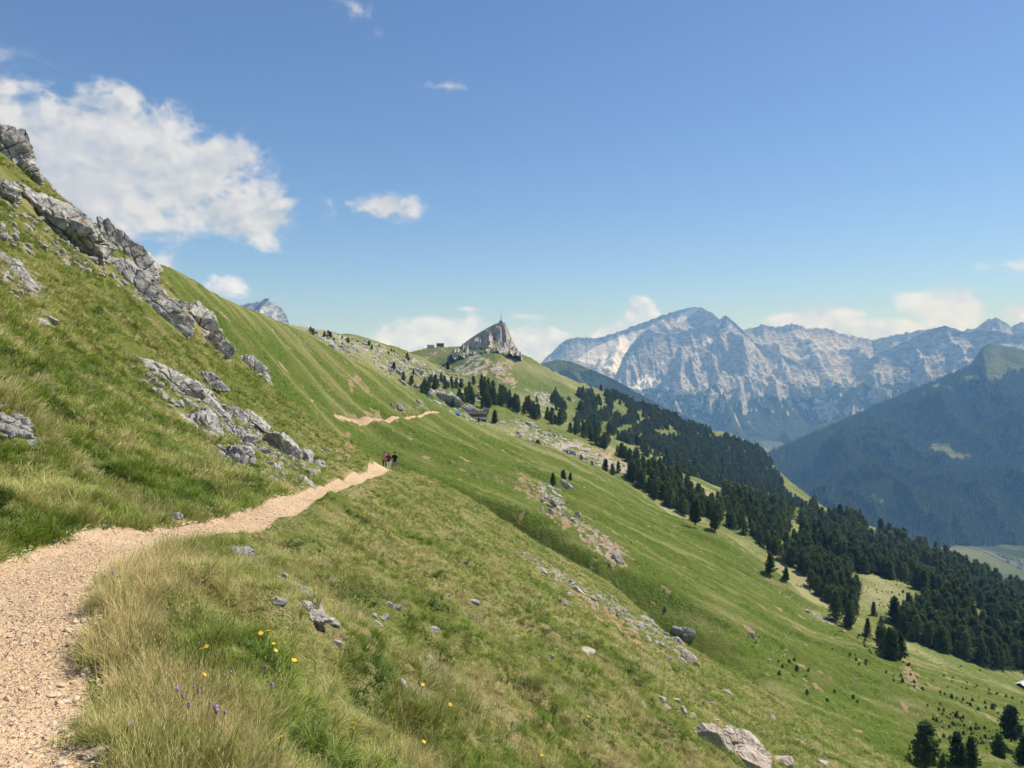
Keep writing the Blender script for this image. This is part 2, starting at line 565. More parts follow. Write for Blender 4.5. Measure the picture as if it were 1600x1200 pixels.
rockA = [([(0, 400), (45, 415), (78, 440), (60, 462), (0, 455)], .85), ([(0, 655), (40, 665), (58, 680), (40, 692), (0, 680)], .9), ([(800, 862), (840, 870), (950, 930), (1040, 990), (1090, 1035), (1060, 1035), (990, 975), (880, 915)], .55), ([(460, 945), (500, 938), (530, 965), (520, 985), (480, 975)], .7), ([(200, 568), (300, 600), (420, 660), (480, 740), (460, 760), (380, 745), (330, 690), (230, 600)], .42), ([(0, 330), (120, 400), (280, 500), (430, 600), (300, 520), (150, 430), (0, 370)], .4)]
mp = path_mask(xA, yA)
m_soil = paint(xA, yA, zA0, soilA, 2, 110, 0.35)
m_rock = paint(xA, yA, zA0, rockA, 2, 110, 0.35)
m_dry = 0.45 + 0.55 * fbm2(xA / 3.1, yA / 3.1, 3, 31)
nearslope = link('near_slope', mesh_from('near_slope', np.c_[xA.ravel(), yA.ravel(), hA.ravel()], grid_faces(*xA.shape), [M['near_turf']], True, {'path': mp.ravel(), 'soil': m_soil.ravel(), 'rock': m_rock.ravel(), 'dry': m_dry.ravel()}))
tag(nearslope, 'tufted alpine slope in front with the trodden footpath', None, None, 'structure')

# ------------------------------------------------------------------ the green flank across the gully
cB = [(150, 380, 165), (250, 425, 190), (300, 439, 210), (360, 478, 236), (425, 507, 262), (474, 528, 280), (522, 553, 295), (587, 586, 313), (630, 609, 322), (680, 632, 335), (720, 655, 350), (820, 690, 370), (880, 708, 380), (940, 735, 392), (1010, 775, 398), (1060, 813, 390), (1110, 820, 372), (1190, 880, 350),
      (1225, 905, 338), (1255, 945, 325), (1340, 985, 312), (1440, 1030, 302), (1600, 1088, 292), (1800, 1160, 285)]
ctrlB = [at(*p) for p in cB] + [at(*p) for p in [(480, 640, 210), (600, 650, 278), (660, 645, 312), (540, 648, 254), (640, 742, 212), (760, 720, 288), (900, 800, 254), (900, 880, 198), (980, 905, 205), (1090, 1000, 180), (1000, 850, 270), (1150, 950, 235), (1300, 1100, 195), (1400, 1175, 178), (1500, 1150, 205), (1600, 1190, 200), (1250, 1000, 250), (700, 690, 288), (350, 560, 176), (420, 560, 228)]]
ctrlB += [(-100, 120, 22), (-40, 110, -22), (20, 120, -58), (80, 120, -92), (140, 120, -122), (220, 160, -150), (320, 260, -200)]
tB = TPS(np.array([np.asarray(c, float) for c in ctrlB]), 1e-4)
azB = np.array([math.atan((p[0] - 800) / F) for p in cB])
rcB = np.array([p[2] / math.cos(a) for p, a in zip(cB, azB)])


def zB0(x, y):
    r, a = np.hypot(x, y), np.arctan2(x, y)
    rc = np.interp(a, azB, rcB)
    s = np.maximum(r - rc, 0)
    q = y - 0.12 * x
    # the steep-sided hollow just behind our own spur
    q0 = 201 + np.clip(26 - x, 0, 80) * 0.42
    bank = (1 - sstep(q, q0 - 11.5, q0 + 11.5)) * sstep(q, 100, 170) * np.exp(-((x - 4) / 52) ** 4) * (0.55 + 0.45 * sstep(x, -50, 10))
    return tB(x, y) - 0.62 * s * s / (s + 25) - 34 * bank


def zB(x, y):
    z = zB0(x, y)
    # ribs and hollows that follow the fall line
    q = y - 0.12 * x
    r, a = np.hypot(x, y), np.arctan2(x, y)
    inner = sstep(np.interp(a, azB, rcB) - r, 0, 40)
    z = z + inner * (4.2 * fbm2(x / 150, q / 30, 2, 41) + 1.3 * fbm2(x / 50, q / 10, 2, 44))
    z = z + 0.34 * fbm2(x / 2.6, y / 2.6, 3, 47) + 0.5 * fbm2(x / 11, y / 11, 2, 49)
    return z


angB = dense_mid(R(-34), R(38), R(-48), R(52), 560, 30)
rB = np.r_[np.linspace(95, 165, 30, endpoint=False), np.linspace(165, 420, 290), np.linspace(422, 520, 24)]
AA, RR = np.meshgrid(angB, rB)
xB, yB = RR * np.sin(AA), RR * np.cos(AA)
hB = zB(xB, yB)
# the footpath cut across the flank
tb_u, tb_v = np.array([470, 490, 520, 545, 570, 600, 640, 665, 688]), np.array([622, 632, 636, 645, 651, 652, 649, 646, 644])
tx, ty, tz = hit(zB0, tb_u, tb_v, 90, 420)
k = ~np.isnan(ty)
tx, ty = tx[k], ty[k]
o_tr = np.argsort(tx)
tx, ty = tx[o_tr], ty[o_tr]
o_tr = np.arange(len(tx))
pathB = 1 - sstep(np.abs(yB - np.interp(xB, tx, ty)), 1.6, 3.4)
pathB *= (xB > tx.min()) & (xB < tx.max())
hB = hB - 1.2 * pathB
soilB = [[(540, 598), (560, 588), (575, 598), (565, 606), (545, 608)], ([(512, 628), (560, 640), (600, 645), (600, 653), (560, 652), (520, 640)], .95), [(530, 580), (540, 578), (540, 586)],
         ([(838, 795), (870, 792), (905, 805), (940, 830), (960, 850), (980, 880), (960, 890), (925, 862), (905, 830), (880, 840), (850, 815)], .85), ([(808, 740), (830, 742), (860, 760), (880, 790), (850, 780), (815, 765)], .7),
         ([(450, 512), (480, 530), (500, 555), (470, 550)], .5), ([(370, 478), (400, 500), (420, 520), (395, 515)], .35), ([(610, 630), (640, 634), (665, 640), (640, 645), (615, 640)], .6), ([(795, 700), (830, 720), (840, 740), (815, 730)], .45), ([(1195, 895), (1215, 910), (1235, 935), (1220, 930)], .6),
         ([(1415, 1040), (1435, 1055), (1430, 1075), (1412, 1065)], .8), ([(500, 596), (520, 600), (510, 606)], .6)]
rockB = [([(845, 795), (900, 800), (975, 875), (950, 885), (900, 835)], .45), ([(840, 750), (870, 765), (885, 790), (860, 785)], .6), ([(1255, 950), (1275, 955), (1310, 980), (1280, 970)], .5)]
dryB = np.clip(0.12 + 0.7 * fbm2(xB / 45, (yB - .12 * xB) / 7, 4, 61), 0, 1) + 0.3 * (1 - sstep(np.interp(AA, azB, rcB) - RR, 2, 26))
def spotsB(x, y):
    return 0.9 * sstep(fbm2(x / 7, (y - .12 * x) / 4, 3, 64), 0.66, 0.80)


flank = link('green_flank', mesh_from('green_flank', np.c_[xB.ravel(), yB.ravel(), hB.ravel()], grid_faces(*xB.shape), [M['turf']], True,
             {'path': pathB.ravel(), 'soil': np.maximum(paint(xB, yB, zB0, soilB, 90, 420, 2.0), spotsB(xB, yB)).ravel(), 'rock': paint(xB, yB, zB0, rockB, 90, 420, 2.0).ravel(), 'dry': dryB.ravel()}))
tag(flank, 'steep green mountain flank across the gully', None, None, 'structure')

# ------------------------------------------------------------------ the stony spur and the wooded slope beyond
cC = [(430, 520, 470), (483, 529, 500), (522, 531, 520), (555, 535, 545), (600, 545, 570), (650, 561, 600), (700, 580, 630), (750, 604, 650), (800, 630, 660), (860, 652, 670), (930, 680, 690), (1000, 712, 720), (1080, 745, 760), (1150, 772, 800), (1220, 795, 840), (1300, 800, 880), (1400, 840, 880), (1480, 875, 860), (1600, 930, 830), (1800, 1010, 800)]
ctrlC = [at(*p) for p in cC] + [at(*p) for p in [(740, 648, 560), (690, 632, 555), (640, 605, 545), (560, 560, 520), (800, 672, 545), (870, 700, 540), (940, 728, 530), (1000, 752, 520), (1100, 790, 520), (1180, 840, 500), (1260, 880, 480), (1330, 905, 500), (1300, 950, 420), (1400, 985, 400), (1450, 930, 480), (1500, 1010, 400), (1600, 1070, 380), (1600, 1000, 480), (1240, 830, 620), (1400, 890, 640)]]
ctrlC += [(-160, 380, 0), (-60, 380, -45), (60, 380, -92), (160, 360, -125), (280, 330, -170), (420, 420, -210), (700, 600, -300)]
tC = TPS(np.array([np.asarray(c, float) for c in ctrlC]), 2e-4)
azC = np.array([math.atan((p[0] - 800) / F) for p in cC])
rcC = np.array([p[2] / math.cos(a) for p, a in zip(cC, azC)])


def zC0(x, y):
    r, a = np.hypot(x, y), np.arctan2(x, y)
    rc = np.interp(a, azC, rcC)
    s = np.maximum(r - rc, 0)
    return tC(x, y) - 0.6 * s * s / (s + 50)


def zC(x, y):
    return zC0(x, y) + 1.6 * fbm2(x / 34, y / 34, 3, 71) + 0.7 * ridged2(x / 9, y / 9, 3, 74)


angC = dense_mid(R(-24), R(38), R(-34), R(52), 380, 24)
rC = np.linspace(330, 1150, 260)
AA, RR = np.meshgrid(angC, rC)
xC, yC = RR * np.sin(AA), RR * np.cos(AA)
soilC = [([(785, 668), (800, 672), (800, 700), (790, 690)], .9), ([(850, 690), (900, 690), (960, 705), (1000, 740), (1000, 752), (950, 735), (880, 712)], .85), ([(745, 600), (755, 610), (750, 640), (742, 620)], .8), ([(820, 665), (900, 690), (880, 712), (820, 690)], .5)]
rockC = [([(480, 515), (560, 530), (620, 550), (700, 580), (760, 610), (700, 605), (640, 580), (560, 560), (500, 540)], .50), ([(800, 655), (870, 680), (980, 725), (1000, 752), (900, 720), (820, 690)], .52), ([(660, 605), (730, 610), (760, 660), (700, 655)], .45)]
hillC = link('stony_spur', mesh_from('stony_spur', np.c_[xC.ravel(), yC.ravel(), zC(xC, yC).ravel()], grid_faces(*xC.shape), [M['far_turf']], True,
             {'path': np.zeros(xC.size), 'soil': paint(xC, yC, zC0, soilC, 300, 1000, 5).ravel(), 'rock': paint(xC, yC, zC0, rockC, 300, 1000, 5).ravel(), 'dry': (0.4 + 0.6 * fbm2(xC / 70, yC / 70, 3, 77)).ravel()}))
tag(hillC, 'stony spur and meadow slope below the wooded belt', None, None, 'structure')

# ------------------------------------------------------------------ the hill of the rocky peak with its wooded shoulder
cD = [(520, 590, 1480), (600, 572, 1450), (645, 552, 1420), (680, 543, 1400), (715, 541, 1370), (740, 548, 1350), (780, 549, 1340), (806, 551, 1330), (830, 562, 1330), (860, 580, 1350), (930, 608, 1420), (1000, 634, 1560), (1040, 645, 1640), (1100, 672, 1740), (1190, 706, 1840), (1212, 735, 1840), (1240, 775, 1830), (1300, 830, 1800), (1500, 980, 1700)]
ctrlD = [at(*p) for p in cD] + [at(*p) for p in [(710, 558, 1270), (765, 556, 1240), (760, 580, 1190), (700, 575, 1230), (760, 610, 1080), (830, 600, 1190), (900, 640, 1150), (820, 640, 1000), (900, 670, 1000), (1000, 690, 1130), (950, 640, 1300), (1100, 735, 1220), (1050, 690, 1350), (1150, 740, 1400), (1200, 775, 1300), (640, 590, 1200), (560, 600, 1200)]]
ctrlD += [(-300, 950, 10), (0, 850, -75), (200, 850, -150), (500, 900, -260), (900, 1100, -480), (1100, 1700, -700)]
tD = TPS(np.array([np.asarray(c, float) for c in ctrlD]), 2e-4)
azD = np.array([math.atan((p[0] - 800) / F) for p in cD])
rcD = np.array([p[2] / math.cos(a) for p, a in zip(cD, azD)])


def zD0(x, y):
    r, a = np.hypot(x, y), np.arctan2(x, y)
    rc = np.interp(a, azD, rcD)
    s = np.maximum(r - rc, 0)
    return tD(x, y) - 0.65 * s * s / (s + 60)


def zD(x, y):
    return zD0(x, y) + 3.5 * fbm2(x / 80, y / 80, 3, 81) + 2.0 * ridged2(x / 24, y / 24, 3, 84)


angD = dense_mid(R(-15), R(26), R(-24), R(40), 330, 24)
rD = np.linspace(820, 2500, 240)
AA, RR = np.meshgrid(angD, rD)
xD, yD = RR * np.sin(AA), RR * np.cos(AA)
soilD = [([(715, 580), (770, 562), (800, 570), (800, 590), (795, 605), (770, 590), (720, 592)], .8), ([(700, 600), (715, 570), (735, 556), (720, 580)], .8), ([(790, 585), (803, 600), (798, 612)], .9), ([(650, 565), (697, 544), (698, 547), (660, 566)], .9), ([(890, 605), (912, 612), (905, 618)], .7), ([(780, 615), (800, 625), (790, 630)], .6)]
rockD = [([(700, 590), (720, 565), (740, 553), (800, 548), (810, 552), (770, 568), (725, 580)], .62), ([(730, 580), (790, 574), (795, 580), (735, 590)], .75), ([(830, 610), (870, 620), (860, 640), (835, 630)], .6), ([(880, 612), (900, 630), (890, 635)], .6)]
hillD = link('hill', mesh_from('hill', np.c_[xD.ravel(), yD.ravel(), zD(xD, yD).ravel()], grid_faces(*xD.shape), [M['far_turf']], True,
             {'path': np.zeros(xD.size), 'soil': paint(xD, yD, zD0, soilD, 820, 2400, 9).ravel(), 'rock': paint(xD, yD, zD0, rockD, 820, 2400, 9).ravel(), 'dry': (0.25 + 0.5 * fbm2(xD / 160, yD / 160, 3, 87)).ravel()}))
tag(hillD, 'green hill carrying the rocky peak', None, None, 'structure')

# ------------------------------------------------------------------ valley floor and far mountains
def mountain_mat(name, k):
    m, n, b = principled(name, 0.95, 0.05)
    pos = n.new('ShaderNodeNewGeometry').outputs['Position']
    st = n.scale(pos, (1, 1, 2.2))
    big, mid = n.noise(st, 0.0022 * k, 5, 0.62, 0.5), n.noise(st, 0.012 * k, 5, 0.65)
    c = n.mix(n.ramp(mid, 0.34, 0.64), (0.22, 0.225, 0.235), (0.62, 0.62, 0.61))
    c = n.mix(n.ramp(big, 0.50, 0.66, 0, 0.25), c, (0.46, 0.42, 0.40))
    jag = n.math('MULTIPLY', n.math('SUBTRACT', n.noise(pos, 0.006 * k, 6, 0.7), 0.5), 1.5)
    g = n.ramp(n.math('ADD', n.attr('grass').outputs['Fac'], jag), 0.42, 0.60)
    gcol = n.mix(n.ramp(big, 0.4, 0.6), (0.10, 0.135, 0.035), (0.16, 0.18, 0.06))
    c = n.mix(g, c, gcol)
    f = n.ramp(n.math('ADD', n.attr('forest').outputs['Fac'], n.math('MULTIPLY', jag, 0.9)), 0.44, 0.56)
    fcol = n.mix(n.ramp(n.noise(pos, 0.05, 4, 0.7), 0.35, 0.65), (0.018, 0.032, 0.016), (0.055, 0.085, 0.034))
    c = n.mix(f, c, fcol)
    s = n.ramp(n.math('ADD', n.attr('snow').outputs['Fac'], n.math('MULTIPLY', jag, 0.55)), 0.40, 0.50)
    c = n.mix(s, c, (0.90, 0.91, 0.92))
    n.put(b.inputs['Base Color'], c)
    bump(n, b, n.math('ADD', mid, n.math('MULTIPLY', n.noise(pos, 0.06, 3, 0.7), 0.4)), 0.7, 45.0 / k)
    return m


M['massif'] = mountain_mat('massif', 1.0)
M['woodland'] = mountain_mat('woodland', 1.6)


def mountain(name, crest, front, zfoot, amp, ribf, seed, prof=0.72, rows=170, cols=420, mat='massif', treeline=-260, meadow=150, extra=None, snow=(), steep_rock=0.95, label=None, side_u=120, steps=0.0, radial=0.0):
    """a range with a traced skyline; ribs and gullies run down from its crest to its foot"""
    c = np.array(crest, float)
    u = np.linspace(c[0, 0] - side_u, c[-1, 0] + side_u, cols)
    v = np.interp(u, c[:, 0], c[:, 1])
    Y = np.interp(u, c[:, 0], c[:, 2])
    fade = np.clip((c[0, 0] - u) / side_u, 0, 1) * (c[0, 0] > 0) + np.clip((u - c[-1, 0]) / side_u, 0, 1)
    v = v + fade * 40
    # small teeth on the skyline
    v = v - 3.2 * np.abs(fbm2(u / 16, u * 0 + seed, 4, seed, 0.6)) * (amp / 300) + 1.0
    X = (u - 800) / F * Y
    Z = EYE + (HV - v) / F * Y
    t = np.r_[np.linspace(-0.35, 0, 24, endpoint=False), np.linspace(0, 1, rows) ** 1.25]
    T, XX = np.meshgrid(t, X, indexing='ij')
    ZZ, YY = np.broadcast_to(Z, T.shape), np.broadcast_to(Y, T.shape)
    fr = np.interp(u, front[0], front[1]) if isinstance(front, tuple) else np.full(len(u), float(front))
    FR = np.broadcast_to(fr, T.shape)
    UU = np.broadcast_to(u, T.shape)
    wob = 0.16 * FR * fbm2(XX / (FR * .5), T * 1.2, 2, seed + 3)
    x = XX * (1 - radial * FR * np.maximum(T, 0) / YY) + wob * np.maximum(T, 0) * 0.6
    y = YY - FR * T
    tt = np.maximum(T, 0)
    if isinstance(zfoot, list):
        zf = np.array(zfoot, float)
        zfoot = np.broadcast_to(EYE + (HV - np.interp(u, zf[:, 0], zf[:, 1])) / F * (Y - fr), T.shape)
    base = ZZ - (ZZ - zfoot) * tt ** prof - np.maximum(-T, 0) * FR * 0.9
    env = np.minimum(tt * 5.0, 1) * (1 - 0.55 * tt)
    rib = ridged2((x + 0.35 * wob) / ribf, y / (ribf * 2.6), 6, seed, 0.52) - 0.95
    z = base + amp * env * rib + amp * 0.16 * env * fbm2(x / (ribf * .12), y / (ribf * .12), 3, seed + 20)
    if steps:
        z = z + steps * env * (1 - tt) * np.sin(z / steps * 2.1 + 2 * fbm2(x / 900, y / 900, 2, seed + 7)) * 0.42
    if extra is not None:
        z = extra(x, y, z, UU, tt)
    gz_t = np.gradient(z, axis=0) / (np.gradient(y, axis=0) + 1e-6)
    gz_x = np.gradient(z, axis=1) / (np.gradient(x, axis=1) + 1e-6)
    slope = np.hypot(gz_t, gz_x)
    nz = 120 * fbm2(x / 700, y / 700, 4, seed + 30)
    forest = sstep(treeline + nz - z, -60, 120) * (1 - 0.75 * sstep(slope, 1.3, 2.0) * (mat == 'massif'))
    if mat == 'woodland':
        cl = fbm2(x / 520 + 0.8 * z / 520, y / 900, 4, seed + 40, 0.6)
        forest = forest * (1 - 0.85 * sstep(cl, 0.60, 0.78))
    grass = sstep(meadow + nz - z, -80, 160) * (1 - sstep(slope, steep_rock - 0.25, steep_rock + 0.25))
    sn = np.zeros_like(z)
    vv = HV - (z - EYE) / y * F
    for poly in snow:
        sn = np.maximum(sn, in_poly(800 + x / y * F, vv, poly) * (tt < 0.6))
    V = np.c_[x.ravel(), y.ravel(), z.ravel()]
    ob = link(name, mesh_from(name, V, grid_faces(*z.shape)[:, ::-1], [M[mat]], True, {'forest': forest.ravel(), 'grass': grass.ravel(), 'snow': sn.ravel()}))
    tag(ob, label, None, None, 'structure')
    return x, y, z, forest, slope


VZ = -925.0
# far plateau and table mountain on the left skyline
mountain('table_mountain', [(330, 500, 6000), (360, 482, 6000), (385, 473, 6000), (415, 467, 6000), (428, 472, 6000), (440, 480, 5980), (448, 492, 5950), (453, 510, 5900), (458, 540, 5900)], 1500, -500, 120, 220, 101, 0.8, 80, 200, side_u=10, treeline=-900, meadow=-900, steps=60, label='distant flat topped rock mountain on the skyline')
mountain('plateau_mountain', [(440, 522, 5200), (465, 514, 5200), (490, 513, 5200), (520, 517, 5200), (545, 526, 5150), (562, 537, 5100), (585, 560, 5100)], 900, -350, 40, 260, 103, 0.8, 70, 180, side_u=30, treeline=-900, meadow=-900, label='distant pale plateau behind the stony spur')

glacier = [[(1062, 492), (1083, 481), (1092, 482), (1070, 500), (1056, 506)], [(1005, 515), (1030, 500), (1040, 499), (1018, 514)], [(900, 562), (930, 542), (985, 519), (1010, 513), (990, 540), (968, 570), (975, 588), (940, 572)], [(1106, 512), (1122, 500), (1112, 516)], [(1010, 540), (1018, 545), (1012, 560)]]
mainc = [(820, 590, 12800), (850, 562, 12900), (870, 542, 13000), (885, 530, 13000), (905, 527, 13000), (930, 528, 13000), (950, 524, 13000), (975, 515, 13000), (1000, 505, 13000), (1025, 497, 13000), (1045, 490, 13000), (1060, 484, 13000), (1080, 480, 13000), (1098, 482, 12900), (1112, 488, 12700), (1122, 497, 12500),
         (1150, 515, 12500), (1175, 512, 12600), (1195, 508, 12600), (1215, 511, 12600), (1240, 505, 12600), (1262, 513, 12600), (1290, 512, 12700), (1310, 520, 12700), (1340, 526, 12800), (1365, 531, 12800), (1385, 526, 12600), (1420, 520, 12500), (1455, 513, 12500), (1500, 520, 12300), (1525, 512, 12000), (1543, 500, 11800), (1556, 496, 11800), (1570, 501, 11800), (1580, 510, 11800), (1595, 503, 11800), (1640, 512, 11800), (1700, 500, 11800), (1780, 515, 11800), (1860, 506, 11900), (1960, 530, 12000)]
mountain('glacier_massif', mainc, 4300, VZ, 430, 1500, 111, 0.62, 190, 560, treeline=-330, meadow=-30, snow=glacier, side_u=40, label='highest limestone massif with glacier patches')
vern = [(930, 640, 11200), (962, 585, 11300), (975, 556, 11350), (985, 540, 11400), (1000, 522, 11450), (1010, 514, 11500), (1022, 518, 11500), (1040, 520, 11550), (1060, 519, 11600), (1085, 512, 11600), (1110, 505, 11600), (1124, 499, 11600), (1134, 491, 11600), (1145, 500, 11600), (1160, 515, 11550), (1180, 535, 11500), (1205, 548, 11400), (1240, 562, 11300), (1290, 590, 11200)]
mountain('massif_buttress', vern, ([930, 1000, 1150, 1290], [1400, 2000, 3000, 2200]), -760, 400, 950, 121, 0.60, 200, 420, treeline=-420, meadow=-330, snow=[[(1118, 508), (1130, 500), (1122, 514)], [(1000, 588), (1030, 580), (1018, 605), (985, 612)], [(1096, 535), (1116, 526), (1100, 542)]], side_u=30, label='pale rock buttress in front of the glacier massif')
strp = [(1310, 625, 9300), (1330, 600, 9400), (1345, 575, 9500), (1362, 558, 9500), (1380, 548, 9500), (1400, 540, 9500), (1425, 528, 9500), (1445, 519, 9500), (1465, 511, 9500), (1478, 508, 9500), (1490, 512, 9500), (1508, 519, 9500), (1522, 516, 9500), (1540, 514, 9400), (1600, 525, 9300), (1680, 520, 9300), (1800, 535, 9300), (1950, 560, 9300)]
mountain('cliff_range', strp, 2300, -760, 210, 420, 131, 0.58, 160, 380, treeline=-250, meadow=-60, side_u=30, steps=70, label='banded cliff range above the far valley')
mountain('lower_ridge', [(800, 590, 5200), (845, 567, 5200), (870, 561, 5200), (890, 563, 5150), (920, 575, 5100), (960, 592, 5050), (1000, 615, 5000), (1045, 640, 4900), (1090, 672, 4800), (1150, 700, 4700)], 1500, -900, 110, 420, 141, 0.85, 110, 240, 'woodland', treeline=-45, meadow=300, side_u=40, label='low wooded ridge behind the hill', steep_rock=1.6)
mountain('valley_head', [(1000, 652, 8800), (1060, 664, 8800), (1120, 672, 8700), (1180, 682, 8600), (1230, 676, 8600), (1290, 660, 8700), (1340, 645, 8800)], 900, VZ, 90, 420, 151, 0.9, 60, 200, 'woodland', treeline=300, meadow=300, side_u=50, label='wooded valley head below the cliffs', steep_rock=1.6)
FXY = mountain('wooded_mountain', [(1120, 770, 5300), (1180, 725, 5300), (1205, 706, 5350), (1260, 682, 5500), (1330, 652, 5700), (1400, 622, 5900), (1450, 600, 6000), (1500, 580, 6100), (1518, 571, 6150), (1529, 560, 6150), (1535, 541, 6150), (1548, 535, 6150), (1560, 538, 6150), (1572, 541, 6150), (1588, 542, 6150), (1605, 549, 6150), (1650, 552, 6150), (1700, 562, 6150), (1850, 545, 6100), (2100, 580, 6000)],
               ([1100, 1450, 1540, 1620, 1800], [3000, 3050, 2720, 2600, 2600]), -950, 230, 760, 161, 0.84, 230, 520, 'woodland', treeline=-40, meadow=600, side_u=60, label='great wooded mountain across the valley', steep_rock=3.5, radial=0.85)

# valley floor, reaching to the horizon
m, n, b = principled('valley_grass', 0.95, 0.05)
pos = n.new('ShaderNodeNewGeometry').outputs['Position']
c = n.mix(n.ramp(n.noise(pos, 0.004, 4, 0.6), 0.42, 0.56), (0.035, 0.055, 0.022), (0.085, 0.12, 0.04))
c = n.mix(n.ramp(n.noise(pos, 0.0011, 3, 0.5), 0.45, 0.6, 0, .6), c, (0.20, 0.19, 0.08))
n.put(b.inputs['Base Color'], c)
M['valley'] = m
gx = np.linspace(-16400, 16400, 81)
XX, YY = np.meshgrid(gx, gx)
dd = np.hypot(XX, YY)
zz = VZ + 14 * fbm2(XX / 1500, YY / 1500, 2, 5)
link('valley_floor', mesh_from('valley_floor', np.c_[XX.ravel(), YY.ravel(), zz.ravel()], grid_faces(81, 81), [M['valley']]))
tag(bpy.data.objects['valley_floor'], 'valley floor meadows', None, None, 'structure')

# ------------------------------------------------------------------ air
def haze():
    x0, x1, y0, y1, z0, z1 = -16500, 16500, -16500, 16500, VZ - 60, 1250
    V = [(x, y, z) for x in (x0, x1) for y in (y0, y1) for z in (z0, z1)]
    Fc = [(0, 1, 3, 2), (4, 6, 7, 5), (0, 4, 5, 1), (2, 3, 7, 6), (0, 2, 6, 4), (1, 5, 7, 3)]
    m = bpy.data.materials.new('haze')
    m.use_nodes = True
    m.node_tree.nodes.clear()
    n = N(m.node_tree)
    v = n.new('ShaderNodeVolumePrincipled')
    v.inputs['Color'].default_value = (0.22, 0.49, 1.0, 1)
    v.inputs['Density'].default_value = HAZE
    v.inputs['Absorption Color'].default_value = (1, 1, 1, 1)
    v.inputs['Anisotropy'].default_value = 0.0
    o = n.new('ShaderNodeOutputMaterial')
    m.node_tree.links.new(v.outputs[0], o.inputs['Volume'])
    ob = link('haze', mesh_from('haze', V, Fc, [m], False))
    tag(ob, 'blue mountain air between the ranges', None, None, 'stuff')


HAZE = 0.9e-4
haze()

# ------------------------------------------------------------------ rocks
def peak_mat():
    m, n, b = principled('peak_rock', 0.95, 0.05)
    pos = n.new('ShaderNodeNewGeometry').outputs['Position']
    c, mid, fine = rock_color(n, n.scale(pos, (1, 1, 0.45)), 0.055, 0.6)
    c = n.mix(0.42, c, (0.56, 0.47, 0.37))
    nz = n.new('ShaderNodeSeparateXYZ')
    n.t.links.new(n.new('ShaderNodeNewGeometry').outputs['Normal'], nz.inputs[0])
    c = n.mix(n.math('MULTIPLY', n.ramp(nz.outputs[2], 0.45, 0.75), n.ramp(n.noise(pos, 0.09, 4, 0.6), 0.40, 0.56)), c, (0.12, 0.145, 0.045))
    n.put(b.inputs['Base Color'], c)
    bump(n, b, n.math('MULTIPLY_ADD', fine, 0.4, mid), 0.9, 2.2)
    return m


M['peak'] = peak_mat()
mountain('rocky_peak', [(709, 554, 1335), (713, 546, 1335), (724, 536, 1335), (736, 527, 1335), (750, 518, 1335), (762, 511, 1335), (774, 505, 1335), (783, 502, 1335), (789, 503, 1335), (793, 511, 1335), (798, 523, 1335), (803, 535, 1335), (808, 549, 1335), (811, 556, 1335)], 85, [(700, 556), (712, 556), (725, 558), (745, 556), (760, 552), (775, 550), (790, 550), (812, 556)], 15, 22, 171, 0.78, 90, 170, 'peak', side_u=4, treeline=-9999, meadow=-9999, label='rocky peak crowning the green hill')

_ico = {}


def ico(sub):
    if sub not in _ico:
        bm = bmesh.new()
        bmesh.ops.create_icosphere(bm, subdivisions=sub, radius=1.0)
        V = np.array([v.co[:] for v in bm.verts])
        Fc = np.array([[v.index for v in f.verts] for f in bm.faces])
        bm.free()
        _ico[sub] = (V / np.linalg.norm(V, axis=1)[:, None], Fc)
    return _ico[sub]


def rock_shape(seed, rad, sub=5, planes=16, rough=0.10, crack=0.0, blocky=0.0):
    """faceted, fissured stone: a ball cut by random planes, then weathered; rad = half sizes in metres"""
    g = np.random.default_rng(seed)
    D, Fc = ico(sub)
    nrm = g.normal(size=(planes, 3))
    nrm /= np.linalg.norm(nrm, axis=1)[:, None]
    off = g.uniform(0.58, 0.95, planes)
    dots = D @ nrm.T
    r = np.min(np.where(dots > 0.05, off / np.maximum(dots, 0.05), 9), axis=1)
    r = np.minimum(r, 1.12)
    P = D * r[:, None]
    q = P * np.asarray(rad)
    s = float(np.mean(rad))
    d = rough * fbm3(q, 1.3 / s, 5, seed, 0.55) * 1.5
    if crack:
        # bedding joints: stepped ledges along a tilted direction
        tdir = np.array([0.25, 0.2, 1.0]) + g.normal(size=3) * 0.18
        t = (q @ tdir) / s * 4.2 + 1.6 * fbm3(q, 0.7 / s, 3, seed + 5)
        saw = t - np.floor(t)
        d = d + crack * (saw - 0.5) - crack * 1.5 * np.exp(-((saw - 0.02) / 0.07) ** 2)
        t2 = (q @ np.array([1.0, 0.6, -0.2])) / s * 2.7 + 1.5 * fbm3(q, 0.9 / s, 3, seed + 9)
        s2 = np.abs(t2 - np.round(t2))
        d = d - crack * 1.2 * np.exp(-(s2 / 0.06) ** 2)
    if blocky:
        d = d + blocky * np.round(fbm3(q, 1.1 / s, 2, seed + 11) * 3) / 3
    P = P * (1 + d)[:, None]
    return P * np.asarray(rad), Fc


def basis(theta):
    c, s = math.cos(theta), math.sin(theta)
    return np.array([[c, 0, -s], [0, 1, 0], [s, 0, c]])


ROCKAT = []


